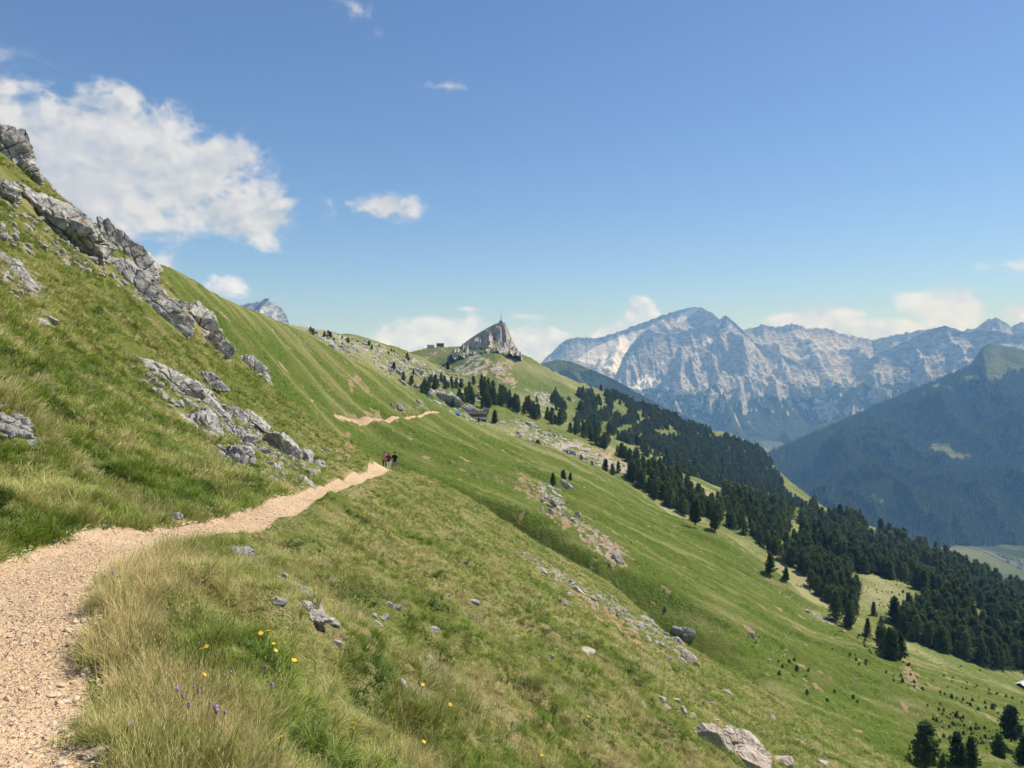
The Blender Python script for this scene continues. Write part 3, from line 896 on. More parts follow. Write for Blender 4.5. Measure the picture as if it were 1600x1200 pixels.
def add_rock(name, zf, y0, y1, u, v, hl, ht, deg, seed, label, cat='rock', group=None, sub=5, depth=0.8, mat='rock', crack=0.06, rough=0.10, Y=None, sink=0.25, planes=16, blocky=0.0):
    """a rock that covers hl x ht photo pixels (half sizes), its long side tilted deg down to the right"""
    if Y is None:
        x, y, z = hit(zf, [u], [v], y0, y1)
        if np.isnan(y[0]):
            return None
        Y = float(y[0])
    k = Y / F
    P, Fc = rock_shape(seed, (hl * k, depth * (hl + ht) * 0.5 * k, ht * k * (1 + 0.25 * sink)), sub, planes, rough, crack, blocky)
    P = P @ basis(R(deg))
    c = at(u, v, Y + sink * ht * k)
    me = mesh_from(name, P, Fc, [M[mat]], False)
    o = link(name, me, loc=c)
    ROCKAT.append((c[0], c[1], hl * k, max(depth * (hl + ht) * 0.5, ht * 1.5) * k))
    tag(o, label, cat, group)
    return o


G_CRAG = 'crags of the upper rock band'
G_OUT = 'rocks of the outcrop above the footpath'
ROCKS = [
    # u, v, half length, half thickness, tilt, seed, label, group, sub, crack
    (4, 238, 48, 40, 38, 1, 'dark layered crag at the top of the rock band against the sky', G_CRAG, 6, .10),
    (30, 262, 30, 16, 44, 55, 'small dark crag below the top crag, bordering the sky', G_CRAG, 5, .10),
    (6, 305, 30, 20, 30, 2, 'small grey crag between the top crag and the broad slab', G_CRAG, 5, .08),
    (98, 366, 84, 40, 33, 3, 'broad pale grey slab with a dark overhang at its lower end', G_CRAG, 6, .06),
    (150, 402, 26, 24, 30, 56, 'dark overhanging nose at the end of the broad slab', G_CRAG, 5, .08),
    (205, 405, 56, 24, 46, 4, 'broken crag with grassy ledges on the skyline above the grey face', G_CRAG, 6, .12),
    (215, 462, 72, 34, 40, 5, 'long grey rock face below the grassy ledges', G_CRAG, 6, .07),
    (258, 492, 24, 30, 55, 57, 'dark fissured end of the long grey face', G_CRAG, 5, .10),
    (312, 504, 40, 22, 40, 6, 'blocky crag with a dark cleft on the skyline above two long ribs', G_CRAG, 6, .13),
    (335, 540, 34, 15, 36, 7, 'pale long rib just below the blocky crag', G_CRAG, 5, .09),
    (396, 578, 38, 17, 42, 8, 'lowest rounded rib of the rock band beside the green flank', G_CRAG, 6, .09),
    (262, 594, 66, 19, 30, 9, 'long pale sloping slab at the head of the outcrop', G_OUT, 6, .06),
    (310, 622, 46, 22, 36, 10, 'fissured slab in the middle of the outcrop', G_OUT, 6, .09),
    (330, 596, 26, 12, 38, 11, 'knobbly block on the upper edge of the outcrop', G_OUT, 5, .10),
    (318, 668, 34, 20, 34, 12, 'pale broken slab low on the near side of the outcrop', G_OUT, 5, .09),
    (345, 655, 22, 14, 40, 58, 'grey wedge beside the fissured slab', G_OUT, 5, .09),
    (366, 650, 24, 12, 32, 13, 'narrow block between grass tufts on the outcrop', G_OUT, 5, .09),
    (393, 655, 28, 9, 30, 14, 'thin dark ledge at the upper right of the outcrop', G_OUT, 5, .09),
    (372, 685, 24, 16, 38, 15, 'rounded grey block in the lower half of the outcrop', G_OUT, 5, .08),
    (366, 720, 22, 20, 48, 16, 'steep cracked block at the near foot of the outcrop', G_OUT, 5, .10),
    (408, 712, 18, 16, 40, 17, 'small grey block wedged beside the big boulder', G_OUT, 5, .09),
    (438, 704, 36, 22, 42, 18, 'big pale boulder with a dark underside above the path', G_OUT, 6, .06),
    (428, 740, 20, 15, 44, 19, 'dark mossy block below the big pale boulder', G_OUT, 5, .09),
    (467, 754, 25, 9, 24, 20, 'flat pale rock lowest of the outcrop beside the path', G_OUT, 5, .05),
    (478, 712, 14, 8, 40, 21, 'small pale rock uphill of the big boulder', G_OUT, 5, .06),
    (215, 562, 10, 6, 15, 22, 'little stone lying on top of the long sloping slab', G_OUT, 4, .05),
]
for (u, v, hl, ht, deg, seed, label, grp, sub, crack) in ROCKS:
    yc = float(np.interp(math.atan((u - 800) / F), azA, rcA)) * math.cos(math.atan((u - 800) / F))
    x, y, z = hit(zA0, [u], [v], 4, 110)
    Y = float(y[0]) if not np.isnan(y[0]) else yc - 1.0
    Y = min(Y, yc - 0.5)
    add_rock('rock', zA0, 4, 110, u, v, hl * 1.22, ht * 1.22, deg, 100 + seed, label, 'rock', grp, sub, 0.85, 'rock', crack * 1.25, 0.13, Y, 0.45, 26, 0.07)

STONES = [
    (1112, 1160, 40, 20, 22, 'cracked pale slab with tan patches near the lower edge', .025, 6), (1158, 1166, 42, 24, 24, 'rough tan slab right of the cracked pale slab', .03, 6), (1172, 1190, 46, 18, 20, 'low rough slab just below the cracked pale slab', .03, 6), (1220, 1190, 22, 9, 8, 'smooth grey stone beside the low rough slab', .04, 5), (1285, 1195, 12, 5, 5, 'small stone on the lower edge right of the slabs', .04, 4),
    (921, 1022, 15, 7, 30, 'smooth oval white stone alone in the middle of the meadow', .02, 5), (803, 1135, 13, 9, 20, 'upright grey stone low in the meadow among yellow flowers', .05, 5), (381, 864, 20, 8, 10, 'flat white stone in the tall grass beside the path', .03, 5), (628, 1070, 8, 6, 45, 'slim tilted stone left of the meadow centre', .03, 4),
    (492, 962, 24, 8, 20, 'largest flat rock of the pale cluster in the grass', .08, 5), (515, 972, 14, 8, 25, 'lumpy rock on the right of the pale cluster', .06, 5), (478, 948, 10, 6, 10, 'small block at the top of the pale cluster', .05, 4), (434, 942, 12, 6, 5, 'pale stone left of the cluster, in dry grass', .04, 4), (526, 1006, 8, 5, 15, 'single stone below the pale cluster', .04, 4),
    (583, 963, 7, 5, 10, 'left stone of the three in the meadow', .04, 4), (600, 967, 7, 6, 20, 'dark notched stone of the three in the meadow', .06, 4), (590, 977, 9, 5, 18, 'lowest stone of the three in the meadow', .04, 4), (608, 945, 6, 4, 10, 'left of two small stones above the three', .04, 4), (621, 950, 6, 5, 40, 'right of two small stones above the three', .04, 4),
    (739, 940, 10, 4, 22, 'long pale stone high in the meadow', .04, 4), (754, 970, 7, 5, 25, 'rounded stone just below the long pale one', .04, 4), (677, 984, 8, 4, 10, 'half buried stone in the upper meadow', .04, 4), (672, 1030, 7, 5, 30, 'small tan stone above the slim tilted one', .04, 4), (861, 1027, 6, 4, 10, 'tiny white stone left of the oval stone', .03, 4), (700, 930, 5, 3, 5, 'tiny stone at the top of the meadow', .03, 4),
    (1033, 1094, 9, 4, 20, 'left stone of the scattered row above the slabs', .04, 4), (1042, 1106, 9, 4, 18, 'lower left stone of the scattered row', .04, 4), (1056, 1094, 6, 3, 15, 'flat chip in the scattered row', .04, 4), (1067, 1110, 7, 4, 30, 'middle stone of the scattered row', .04, 4), (1083, 1120, 6, 4, 15, 'right stone of the scattered row', .04, 4), (1115, 1099, 5, 3, 20, 'lone pebble right of the scattered row', .04, 4), (1120, 1126, 5, 3, 20, 'lone pebble above the cracked slab', .04, 4),
    (1078, 1032, 16, 7, 48, 'white slab at the lower end of the stony strip on the crest', .05, 5), (1062, 1008, 14, 6, 48, 'pale slab midway down the stony strip on the crest', .06, 5), (1038, 985, 16, 6, 46, 'grey slab at the top of the stony strip on the crest', .07, 5), (1008, 968, 10, 4, 35, 'small white stone uphill of the grey crest slab', .05, 4), (880, 945, 9, 6, 40, 'white block on the left side of the bare strip', .05, 4), (845, 892, 10, 4, 30, 'pale stone at the upper end of the bare strip', .05, 4), (905, 925, 10, 4, 38, 'brown stone in the bare strip', .05, 4), (930, 948, 9, 4, 40, 'second brown stone down the bare strip', .05, 4),
    (1136, 1084, 8, 4, 40, 'narrow stone near the crest above the scattered row', .05, 4), (1207, 1123, 5, 4, 70, 'upright chip on the crest at the right', .05, 4), (1250, 1160, 8, 3, 15, 'flat stone on the crest right of the slabs', .05, 4), (276, 812, 9, 8, 30, 'grey stone on the bank beside the path', .06, 4), (62, 505, 14, 6, 20, 'pale stone high on the near grassy slope', .05, 4), (80, 500, 12, 6, 20, 'flat white stone beside the pale one on the near slope', .05, 4), (160, 774, 6, 5, 25, 'small white stone low on the grassy bank', .05, 4), (172, 778, 6, 3, 10, 'thin chip next to the small white stone on the bank', .05, 4),
    (445, 902, 4, 6, 0, 'slim white stone standing below the straw tufts', .05, 4), (22, 674, 30, 6, 14, 'pale rubble slab at the edge of the near slope', .12, 5), (40, 682, 12, 6, 24, 'broken block at the end of the pale rubble slab', .12, 4), (24, 432, 42, 14, 26, 'broad pale slab low under the rock band at the picture edge', .10, 6), (10, 412, 20, 8, 20, 'upper ledge of the broad pale slab at the picture edge', .10, 5),
]
for i, (u, v, hl, ht, deg, label, crack, sub) in enumerate(STONES):
    add_rock('stone', zA, 2.2, 110, u, v, hl * 1.15, ht * 1.25, deg, 300 + i, label, 'stone', None, sub, 0.8, ('tan_rock' if u > 800 else 'stone') if hl < 25 or u > 1000 else 'rock', crack, 0.12, None, 0.2 if hl < 30 else 0.05, 12 if hl < 30 else 30, 0.0 if hl < 30 else 0.14)

BOULDERS = [
    (884, 765, 12, 14, 0, 'reddish square boulder with pines on top on the green flank', .06, 5), (868, 772, 9, 9, 40, 'pale rubble block left of the reddish boulder', .08, 5), (856, 764, 10, 6, 40, 'pale block at the upper end of the rubble patch', .08, 4), (864, 785, 8, 6, 50, 'lowest pale block of the rubble patch', .08, 4),
    (963, 874, 15, 12, 28, 'dark shaded boulder at the lower end of the debris', .07, 5), (858, 800, 8, 6, 30, 'round pale boulder at the head of the debris', .06, 4), (878, 815, 9, 9, 20, 'big pale block in the upper debris', .06, 4), (870, 830, 8, 5, 40, 'tan block standing apart left of the debris', .06, 4), (904, 803, 5, 4, 10, 'lone small block above the debris', .05, 4), (898, 818, 9, 5, 45, 'leaning slab in the debris', .06, 4), (930, 832, 7, 5, 30, 'dark notched block in the middle of the debris', .06, 4), (945, 845, 6, 4, 30, 'small brown block in the lower debris', .06, 4),
    (1074, 994, 15, 11, 30, 'rounded dark boulder in the shaded hollow', .10, 5), (1058, 986, 9, 8, 40, 'fissured rock leaning on the dark boulder in the hollow', .10, 5), (624, 638, 6, 6, 10, 'square block above the far footpath', .08, 4), (655, 630, 8, 5, 30, 'pale outcrop above the end of the far footpath', .08, 4), (667, 640, 4, 3, 10, 'little white block at the end of the far footpath', .05, 4), (1261, 956, 5, 5, 0, 'small block dark on one side on the crest near the larch', .08, 4), (962, 912, 3, 3, 0, 'lone white stone in the shaded hollow', .03, 3), (1040, 950, 2, 4, 0, 'second lone white stone in the shaded hollow', .03, 3), (1300, 980, 8, 4, 30, 'flat grey stones patch below the larch', .08, 4), (915, 770, 4, 12, -20, 'thin pale rib right of the reddish boulder', .08, 4),
]
for i, (u, v, hl, ht, deg, label, crack, sub) in enumerate(BOULDERS):
    add_rock('boulder', zB0, 90, 500, u, v, hl, ht, deg, 500 + i, label, 'boulder', None, sub, 0.9, 'boulder', crack, 0.12, None, 0.15, 12)
FARROCKS = [
    (694, 624, 27, 14, 12, 'huge grey boulder with a shaded foot above the hut', .09, 6), (672, 622, 9, 10, 60, 'pale pillar on the near side of the huge boulder', .08, 4), (722, 638, 8, 6, 30, 'grey rock right of the huge boulder', .08, 4), (735, 645, 14, 9, 20, 'dark rubble heap behind the hut', .14, 5), (745, 620, 5, 8, 40, 'pale rock beside the gravel gully above the hut', .08, 4), (783, 662, 10, 5, 20, 'dark rock above the sandy scar', .10, 4), (832, 665, 11, 5, 20, 'dark boulder on the stony slope right of the scar', .08, 4), (868, 682, 6, 4, 20, 'grey boulder lower on the stony slope', .08, 4), (905, 692, 6, 4, 20, 'pale boulder at the edge of the pine belt', .08, 4), (690, 593, 6, 3, 10, 'white rock on the grassy spur above the huge boulder', .06, 4), (622, 582, 6, 5, 20, 'grey rock below a lone pine on the spur', .08, 4), (590, 551, 10, 4, 20, 'dark outcrop on the crest of the spur', .10, 4), (650, 604, 6, 5, 20, 'round white rock among the small pines', .08, 4), (630, 599, 7, 4, 30, 'low rock among the small pines', .08, 4),
]
for i, (u, v, hl, ht, deg, label, crack, sub) in enumerate(FARROCKS):
    add_rock('boulder', zC0, 330, 1000, u, v, hl, ht, deg, 700 + i, label, 'boulder', None, sub, 0.9, 'boulder', crack, 0.12, None, 0.15, 12)

# ------------------------------------------------------------------ instanced stuff (grass, gravel, far woods)
def scatter(name, protos, P, rot, scl, idx, tint, label, attrs=None):
    """one object whose points carry copies of small prototype meshes"""
    col = bpy.data.collections.new(name + '_kinds')
    for i, (me) in enumerate(protos):
        o = bpy.data.objects.new('%s_kind_%02d' % (name, i), me)
        col.objects.link(o)
    me = bpy.data.meshes.new(name)
    me.vertices.add(len(P))
    me.vertices.foreach_set('co', np.asarray(P, np.float32).ravel())
    def add(nm, typ, data):
        a = me.attributes.new(nm, typ, 'POINT')
        a.data.foreach_set('vector' if typ == 'FLOAT_VECTOR' else 'value', np.asarray(data).ravel())
    add('rot', 'FLOAT_VECTOR', rot.astype(np.float32))
    add('scl', 'FLOAT_VECTOR', scl.astype(np.float32))
    add('idx', 'INT', idx.astype(np.int32))
    add('tint', 'FLOAT', tint.astype(np.float32))
    ob = link(name, me)
    t = bpy.data.node_groups.new(name + '_nodes', 'GeometryNodeTree')
    t.interface.new_socket('Geometry', in_out='INPUT', socket_type='NodeSocketGeometry')
    t.interface.new_socket('Geometry', in_out='OUTPUT', socket_type='NodeSocketGeometry')
    gi, go = t.nodes.new('NodeGroupInput'), t.nodes.new('NodeGroupOutput')
    ci = t.nodes.new('GeometryNodeCollectionInfo')
    ci.inputs['Collection'].default_value = col
    ci.inputs['Separate Children'].default_value = True
    ci.inputs['Reset Children'].default_value = True
    ip = t.nodes.new('GeometryNodeInstanceOnPoints')
    ip.inputs['Pick Instance'].default_value = True
    def na(nm, typ):
        a = t.nodes.new('GeometryNodeInputNamedAttribute')
        a.data_type = typ
        a.inputs['Name'].default_value = nm
        return a.outputs['Attribute']
    L = t.links.new
    L(gi.outputs[0], ip.inputs['Points'])
    L(ci.outputs[0], ip.inputs['Instance'])
    L(na('idx', 'INT'), ip.inputs['Instance Index'])
    er = t.nodes.new('FunctionNodeEulerToRotation')
    L(na('rot', 'FLOAT_VECTOR'), er.inputs[0])
    L(er.outputs[0], ip.inputs['Rotation'])
    L(na('scl', 'FLOAT_VECTOR'), ip.inputs['Scale'])
    L(ip.outputs[0], go.inputs[0])
    md = ob.modifiers.new('scatter', 'NODES')
    md.node_group = t
    tag(ob, label, None, None, 'stuff')
    return ob


# ------------------------------------------------------------------ trees
def foliage_mat(name, dark, lite, rough=0.8):
    m, n, b = principled(name, rough, 0.15)
    rnd = n.new('ShaderNodeObjectInfo').outputs['Random']
    tn = n.attr('tint', 'INSTANCER').outputs['Fac']
    pos = n.new('ShaderNodeNewGeometry').outputs['Position']
    f = n.math('ADD', n.math('MULTIPLY', n.noise(pos, 0.9, 3, 0.7), 0.9), n.math('MULTIPLY', n.math('ADD', rnd, tn), 0.30))
    c = n.mix(n.ramp(f, 0.36, 0.80), dark, lite)
    n.put(b.inputs['Base Color'], c)
    t = n.new('ShaderNodeBsdfTranslucent')
    n.put(t.inputs['Color'], c)
    mx = n.new('ShaderNodeMixShader')
    mx.inputs[0].default_value = 0.35
    n.t.links.new(b.outputs[0], mx.inputs[1])
    n.t.links.new(t.outputs[0], mx.inputs[2])
    n.t.links.new(mx.outputs[0], [q for q in n.t.nodes if q.type == 'OUTPUT_MATERIAL'][0].inputs[0])
    return m


M['pine_needles'] = foliage_mat('pine_needles', (0.036, 0.066, 0.022), (0.150, 0.200, 0.060))
M['spruce_needles'] = foliage_mat('spruce_needles', (0.038, 0.070, 0.030), (0.150, 0.205, 0.075))
M['larch_needles'] = foliage_mat('larch_needles', (0.085, 0.118, 0.034), (0.23, 0.28, 0.09))
M['far_needles'] = foliage_mat('far_needles', (0.030, 0.052, 0.022), (0.17, 0.22, 0.085))
M['bark'] = plain('bark', (0.12, 0.085, 0.06), 0.95, 0.35, 3.0)


def crown_mesh(name, seed, kind, n_branch, per, size, mat):
    g = np.random.default_rng(seed)
    V, Fc = [], []
    lobe_a, lobe_h = g.uniform(0, 6.28, 7), g.uniform(0.2, 0.9, 7)
    for b in range(n_branch):
        t = (b + g.uniform(0, 1)) / n_branch
        h = 0.07 + 0.90 * t
        if kind == 'pine':
            rad = 0.265 * min(1, (t / .16 + .25)) ** .6 * (1 - t) ** .58 + .01
        elif kind == 'spruce':
            rad = 0.20 * (1 - t) ** 0.80 + 0.012
        else:
            rad = 0.27 * (1 - t) ** 0.72 + 0.012
        a = b * 2.399 + g.normal() * 0.35
        rad *= g.uniform(0.72, 1.14)
        for k in range(7):
            rad *= 1 + 0.16 * math.cos(a - lobe_a[k]) * math.exp(-((h - lobe_h[k]) / 0.12) ** 2)
        for j in range(per):
            q = (j + g.uniform(0.2, 1)) / per
            q = q ** 0.6
            rr = rad * q
            droop = (0.05 * q * q if kind == 'pine' else -0.05 * q * q) * (1 if kind != 'larch' else -0.4)
            c = np.array([rr * math.cos(a), rr * math.sin(a), h + droop]) + g.normal(size=3) * size * 0.55
            out = np.array([math.cos(a), math.sin(a), 0.75 if kind == 'pine' else 0.15]) + g.normal(size=3) * 0.45
            out /= np.linalg.norm(out)
            sd = np.cross(out, g.normal(size=3))
            sd /= np.linalg.norm(sd) + 1e-9
            up = np.cross(out, sd)
            s = size * g.uniform(0.7, 1.3)
            i = len(V)
            V += [c - out * s * 0.5 - sd * s * 0.45, c - out * s * 0.5 + sd * s * 0.45, c + out * s * 0.8 + up * s * 0.25, c + up * s * 0.45 - out * s * 0.2, c - up * s * 0.4 + out * s * 0.1]
            Fc += [(i, i + 1, i + 2), (i, i + 3, i + 2), (i + 1, i + 4, i + 2), (i + 3, i + 1, i + 4)]
    return mesh_from(name, np.array(V), np.array(Fc), [mat], False)


def trunk_mesh(name, seed, top=0.9, r=0.022):
    g = np.random.default_rng(seed)
    V, Fc, k, rows = [], [], 6, 6
    off = np.cumsum(g.normal(size=(rows, 2)) * 0.006, axis=0)
    for i in range(rows):
        t = i / (rows - 1)
        for j in range(k):
            a = j / k * 2 * math.pi
            rr = r * (1 - t) ** 0.8 + 0.002
            V.append((off[i, 0] * t + rr * math.cos(a), off[i, 1] * t + rr * math.sin(a), -0.06 + (top + 0.06) * t))
    for i in range(rows - 1):
        for j in range(k):
            Fc.append((i * k + j, i * k + (j + 1) % k, (i + 1) * k + (j + 1) % k, (i + 1) * k + j))
    # a few bare limbs
    for b in range(7):
        a, h = g.uniform(0, 6.28), g.uniform(0.12, 0.6)
        d = np.array([math.cos(a), math.sin(a), 0.25])
        p = np.array([0, 0, h])
        i = len(V)
        sdv = np.array([-d[1], d[0], 0]) * 0.004
        V += [tuple(p - sdv), tuple(p + sdv), tuple(p + np.array([0, 0, 0.008])), tuple(p + d * 0.13)]
        Fc += [(i, i + 1, i + 3), (i + 1, i + 2, i + 3), (i + 2, i, i + 3)]
    return mesh_from(name, np.array(V), [tuple(f) for f in Fc], [M['bark']], True)


CROWN = {'pine': [crown_mesh('pine_crown', 10 + i, 'pine', 90, 15, 0.050, M['pine_needles']) for i in range(5)],
         'spruce': [crown_mesh('spruce_crown', 20 + i, 'spruce', 100, 10, 0.044, M['spruce_needles']) for i in range(3)],
         'larch': [crown_mesh('larch_crown', 30 + i, 'larch', 90, 13, 0.040, M['larch_needles']) for i in range(2)]}
TRUNK = [trunk_mesh('trunk', 40 + i) for i in range(3)]
SMALL = {'pine': [crown_mesh('small_pine', 50 + i, 'pine', 64, 8, 0.062, M['pine_needles']) for i in range(4)],
         'spruce': [crown_mesh('small_spruce', 60 + i, 'spruce', 64, 7, 0.055, M['spruce_needles']) for i in range(3)],
         'larch': [crown_mesh('small_larch', 70 + i, 'larch', 64, 7, 0.055, M['larch_needles']) for i in range(2)]}


def tree(p, h, kind, label, group=None, parts=True, seed=0, wide=1.0):
    g = random.Random(seed)
    nm = {'pine': 'pine_tree', 'spruce': 'spruce_tree', 'larch': 'larch_tree'}[kind]
    if parts:
        root = link(nm, None, loc=p)
        c = link('crown', g.choice(CROWN[kind]), root)
        link('trunk', g.choice(TRUNK), root)
    else:
        root = link(nm, g.choice(SMALL[kind]), loc=p)
    root.scale = (h * wide, h * wide, h)
    root.rotation_euler = (g.gauss(0, .02), g.gauss(0, .02), g.uniform(0, 6.28))
    tag(root, label, 'tree', group)
    return root


def place(zf, u, v, y0, y1):
    x, y, z = hit(zf, [u], [v], y0, y1)
    if np.isnan(y[0]):
        return None
    return np.array([x[0], y[0], z[0]])


# lone trees one can point to: column, row of the foot, height in pixels, kind, surface, width, label
LONE = [
    (1446, 1198, 66, 'pine', 'B', 1.25, 'large round pine at the lower edge, left of a pair'), (1497, 1212, 50, 'pine', 'B', 1.1, 'left pine of the pair cut by the lower edge'), (1517, 1212, 44, 'pine', 'B', 1.05, 'right pine of the pair cut by the lower edge'),
    (1580, 1156, 50, 'pine', 'B', 1.3, 'broad dark pine near the right edge above a smaller one'), (1561, 1187, 36, 'pine', 'B', 1.15, 'small pine just below the broad dark pine at the right'), (1602, 1210, 46, 'pine', 'B', 1.2, 'pine cut by the lower right corner'), (1472, 1204, 20, 'pine', 'B', 1.0, 'sapling between the large round pine and the pair'),
    (1380, 1018, 36, 'pine', 'B', 1.2, 'left pine of the tight trio on the green crest'), (1392, 1030, 46, 'pine', 'B', 1.2, 'middle pine of the tight trio on the green crest'), (1405, 1031, 42, 'pine', 'B', 1.2, 'right pine of the tight trio on the green crest'),
    (1373, 1000, 20, 'pine', 'B', 1.1, 'small pine just above the tight trio'), (1355, 994, 28, 'spruce', 'B', 1.2, 'small pointed spruce left of the tight trio'), (1365, 964, 23, 'spruce', 'C', 1.2, 'lone pointed spruce in the clearing'), (1377, 985, 22, 'larch', 'C', 1.2, 'low bushy tree right of the pointed spruce'),
    (1307, 970, 45, 'larch', 'B', 1.1, 'light green larch with open crown on the crest'), (1327, 980, 40, 'pine', 'B', 0.9, 'slim dark pine right of the larch'), (1335, 972, 36, 'pine', 'B', 0.9, 'second slim pine right of the larch'), (1322, 982, 14, 'pine', 'B', 1.2, 'low bush pine at the foot of the slim pines'),
    (1203, 896, 30, 'pine', 'B', 1.1, 'pine leaning over the flank crest, upper of two'), (1228, 908, 20, 'pine', 'B', 1.1, 'smaller pine on the crest right of the leaning one'), (1086, 819, 36, 'pine', 'B', 1.1, 'solitary dense pine standing on the green shoulder'), (1117, 829, 30, 'pine', 'B', 1.1, 'pine right of the solitary one on the shoulder'),
    (880, 758, 22, 'pine', 'B', 1.0, 'tallest pine on top of the reddish boulder'), (864, 760, 20, 'pine', 'B', 1.0, 'pine left of the reddish boulder'), (891, 752, 13, 'pine', 'B', 1.0, 'smallest pine on the reddish boulder'),
    (615, 578, 12, 'pine', 'C', 1.1, 'lone pine with shadow high on the grassy spur'), (646, 586, 10, 'spruce', 'C', 1.1, 'small pine right of the high lone pine'), (630, 596, 14, 'pine', 'C', 1.0, 'dark pine beside the grey rock on the spur'), (643, 601, 14, 'pine', 'C', 1.2, 'bushy pine above the round white rock'), (700, 578, 12, 'pine', 'C', 1.1, 'lone pine on the skyline of the spur before the peak'), (740, 602, 14, 'pine', 'C', 1.1, 'oval pine on the spur crest above the gravel gully'), (720, 607, 14, 'pine', 'C', 1.1, 'lone pine above the clump by the huge boulder'),
    (679, 610, 16, 'pine', 'C', 1.0, 'pine standing on the near end of the huge boulder'), (708, 638, 15, 'pine', 'C', 1.0, 'pine in front of the huge boulder'), (754, 638, 13, 'pine', 'C', 1.1, 'small pine above the hut roof'), (773, 662, 20, 'pine', 'C', 1.0, 'solitary pine right of the hut'), (748, 660, 7, 'pine', 'C', 1.1, 'tiny pine in front of the hut'),
    (507, 527, 9, 'pine', 'C', 1.1, 'left of two pines on the stony skyline'), (517, 528, 9, 'pine', 'C', 1.1, 'right of two pines on the stony skyline'), (581, 548, 9, 'pine', 'C', 1.0, 'single pine on the stony crest right of the plateau'), (840, 700, 12, 'pine', 'C', 1.9, 'low dark bush pine at the edge of the green flank'), (886, 716, 12, 'spruce', 'C', 1.1, 'left sapling below the scree'), (908, 722, 12, 'spruce', 'C', 1.1, 'middle sapling below the scree'), (925, 730, 10, 'spruce', 'C', 1.1, 'right sapling below the scree'), (946, 738, 20, 'pine', 'C', 1.0, 'left pine of the three below the scree end'), (957, 744, 18, 'pine', 'C', 1.1, 'middle pine of the three below the scree end'), (966, 740, 18, 'pine', 'C', .9, 'right pine of the three below the scree end'),
]
for i, (u, v, hp, kind, srf, wide, label) in enumerate(LONE):
    zf, y0, y1 = {'B': (zB0, 90, 520), 'C': (zC0, 330, 1100)}[srf]
    p = place(zf, u, min(v, 1199) if srf == 'B' else v, y0, y1)
    if p is None:
        p = place(zf, u, v + 6, y0, y1)
    if p is None:
        print('LONE miss', label)
        continue
    tree(p, hp / F * p[1] * 1.04, kind, label, None, hp > 18, 900 + i, wide)

# the wooded belts on the slope beyond
WOOD = [  # outline, number, height range, mix (pine, spruce, larch)
    ([(752, 606), (800, 626), (870, 655), (940, 685), (1000, 715), (1050, 735), (1100, 762), (1150, 780), (1140, 800), (1080, 765), (1000, 742), (985, 725), (930, 695), (870, 668), (800, 643), (755, 626)], 400, (8, 14), (.7, .3, 0)),
    ([(985, 735), (1040, 765), (1100, 780), (1160, 800), (1230, 830), (1300, 870), (1330, 900), (1320, 930), (1290, 930), (1240, 890), (1200, 860), (1150, 830), (1110, 812), (1070, 808), (1020, 778), (985, 755)], 330, (9, 14), (.8, .15, .05)),
    ([(1120, 775), (1220, 795), (1290, 800), (1350, 820), (1420, 850), (1480, 875), (1600, 930), (1640, 950), (1640, 1020), (1600, 1010), (1500, 960), (1420, 915), (1330, 895), (1240, 840), (1150, 800)], 1150, (12, 19), (.34, .40, .26)),
    ([(1250, 880), (1330, 905), (1345, 945), (1335, 965), (1300, 950), (1270, 930)], 90, (9, 13), (.9, .1, 0)),
    ([(1395, 930), (1420, 910), (1470, 930), (1500, 920), (1640, 985), (1640, 1065), (1560, 1045), (1500, 1030), (1440, 1010), (1400, 990), (1390, 960)], 420, (10, 16), (.6, .1, .3)),
    ([(1430, 985), (1480, 980), (1600, 1030), (1600, 1055), (1500, 1030), (1440, 1010)], 90, (9, 13), (.9, .1, 0)),
    ([(655, 596), (690, 596), (715, 600), (715, 612), (690, 610), (660, 612)], 22, (5, 8), (.6, .4, 0)), ([(728, 610), (745, 614), (742, 632), (722, 640), (716, 625)], 16, (7, 10), (1, 0, 0)), ([(660, 605), (672, 606), (670, 620), (655, 616)], 8, (6, 9), (1, 0, 0)), ([(750, 612), (775, 622), (775, 640), (760, 640)], 14, (8, 11), (1, 0, 0)),
    ([(480, 517), (560, 532), (640, 560), (640, 566), (560, 540), (490, 524)], 14, (3, 5), (.8, .2, 0)),
    ([(1640, 950), (1800, 1018), (1950, 1075), (1950, 1170), (1800, 1120), (1640, 1065)], 420, (11, 17), (.5, .3, .2)),
]
CLEAR = [[(925, 688), (970, 698), (1050, 728), (1140, 783), (1130, 795), (1050, 747), (955, 706)], [(1325, 898), (1370, 902), (1480, 938), (1470, 957), (1440, 952), (1405, 962), (1385, 955), (1345, 935)], [(1230, 895), (1265, 905), (1285, 920), (1250, 915)], [(1505, 950), (1545, 960), (1540, 985), (1520, 975)], [(1240, 770), (1262, 772), (1250, 782)]]
gw = np.random.default_rng(5)
wood = []
WOODN = ['along the crest above the scree', 'behind the green shoulder with the solitary pine', 'in the broad forest on the descending slope', 'in the clump behind the larch', 'right of the clearing', 'at the forest edge above the dwarf shrubs', 'on top of the huge boulder', 'in the clump right of the huge boulder', 'left of the huge boulder', 'above the hut', 'on the stony skyline', 'beyond the right edge']
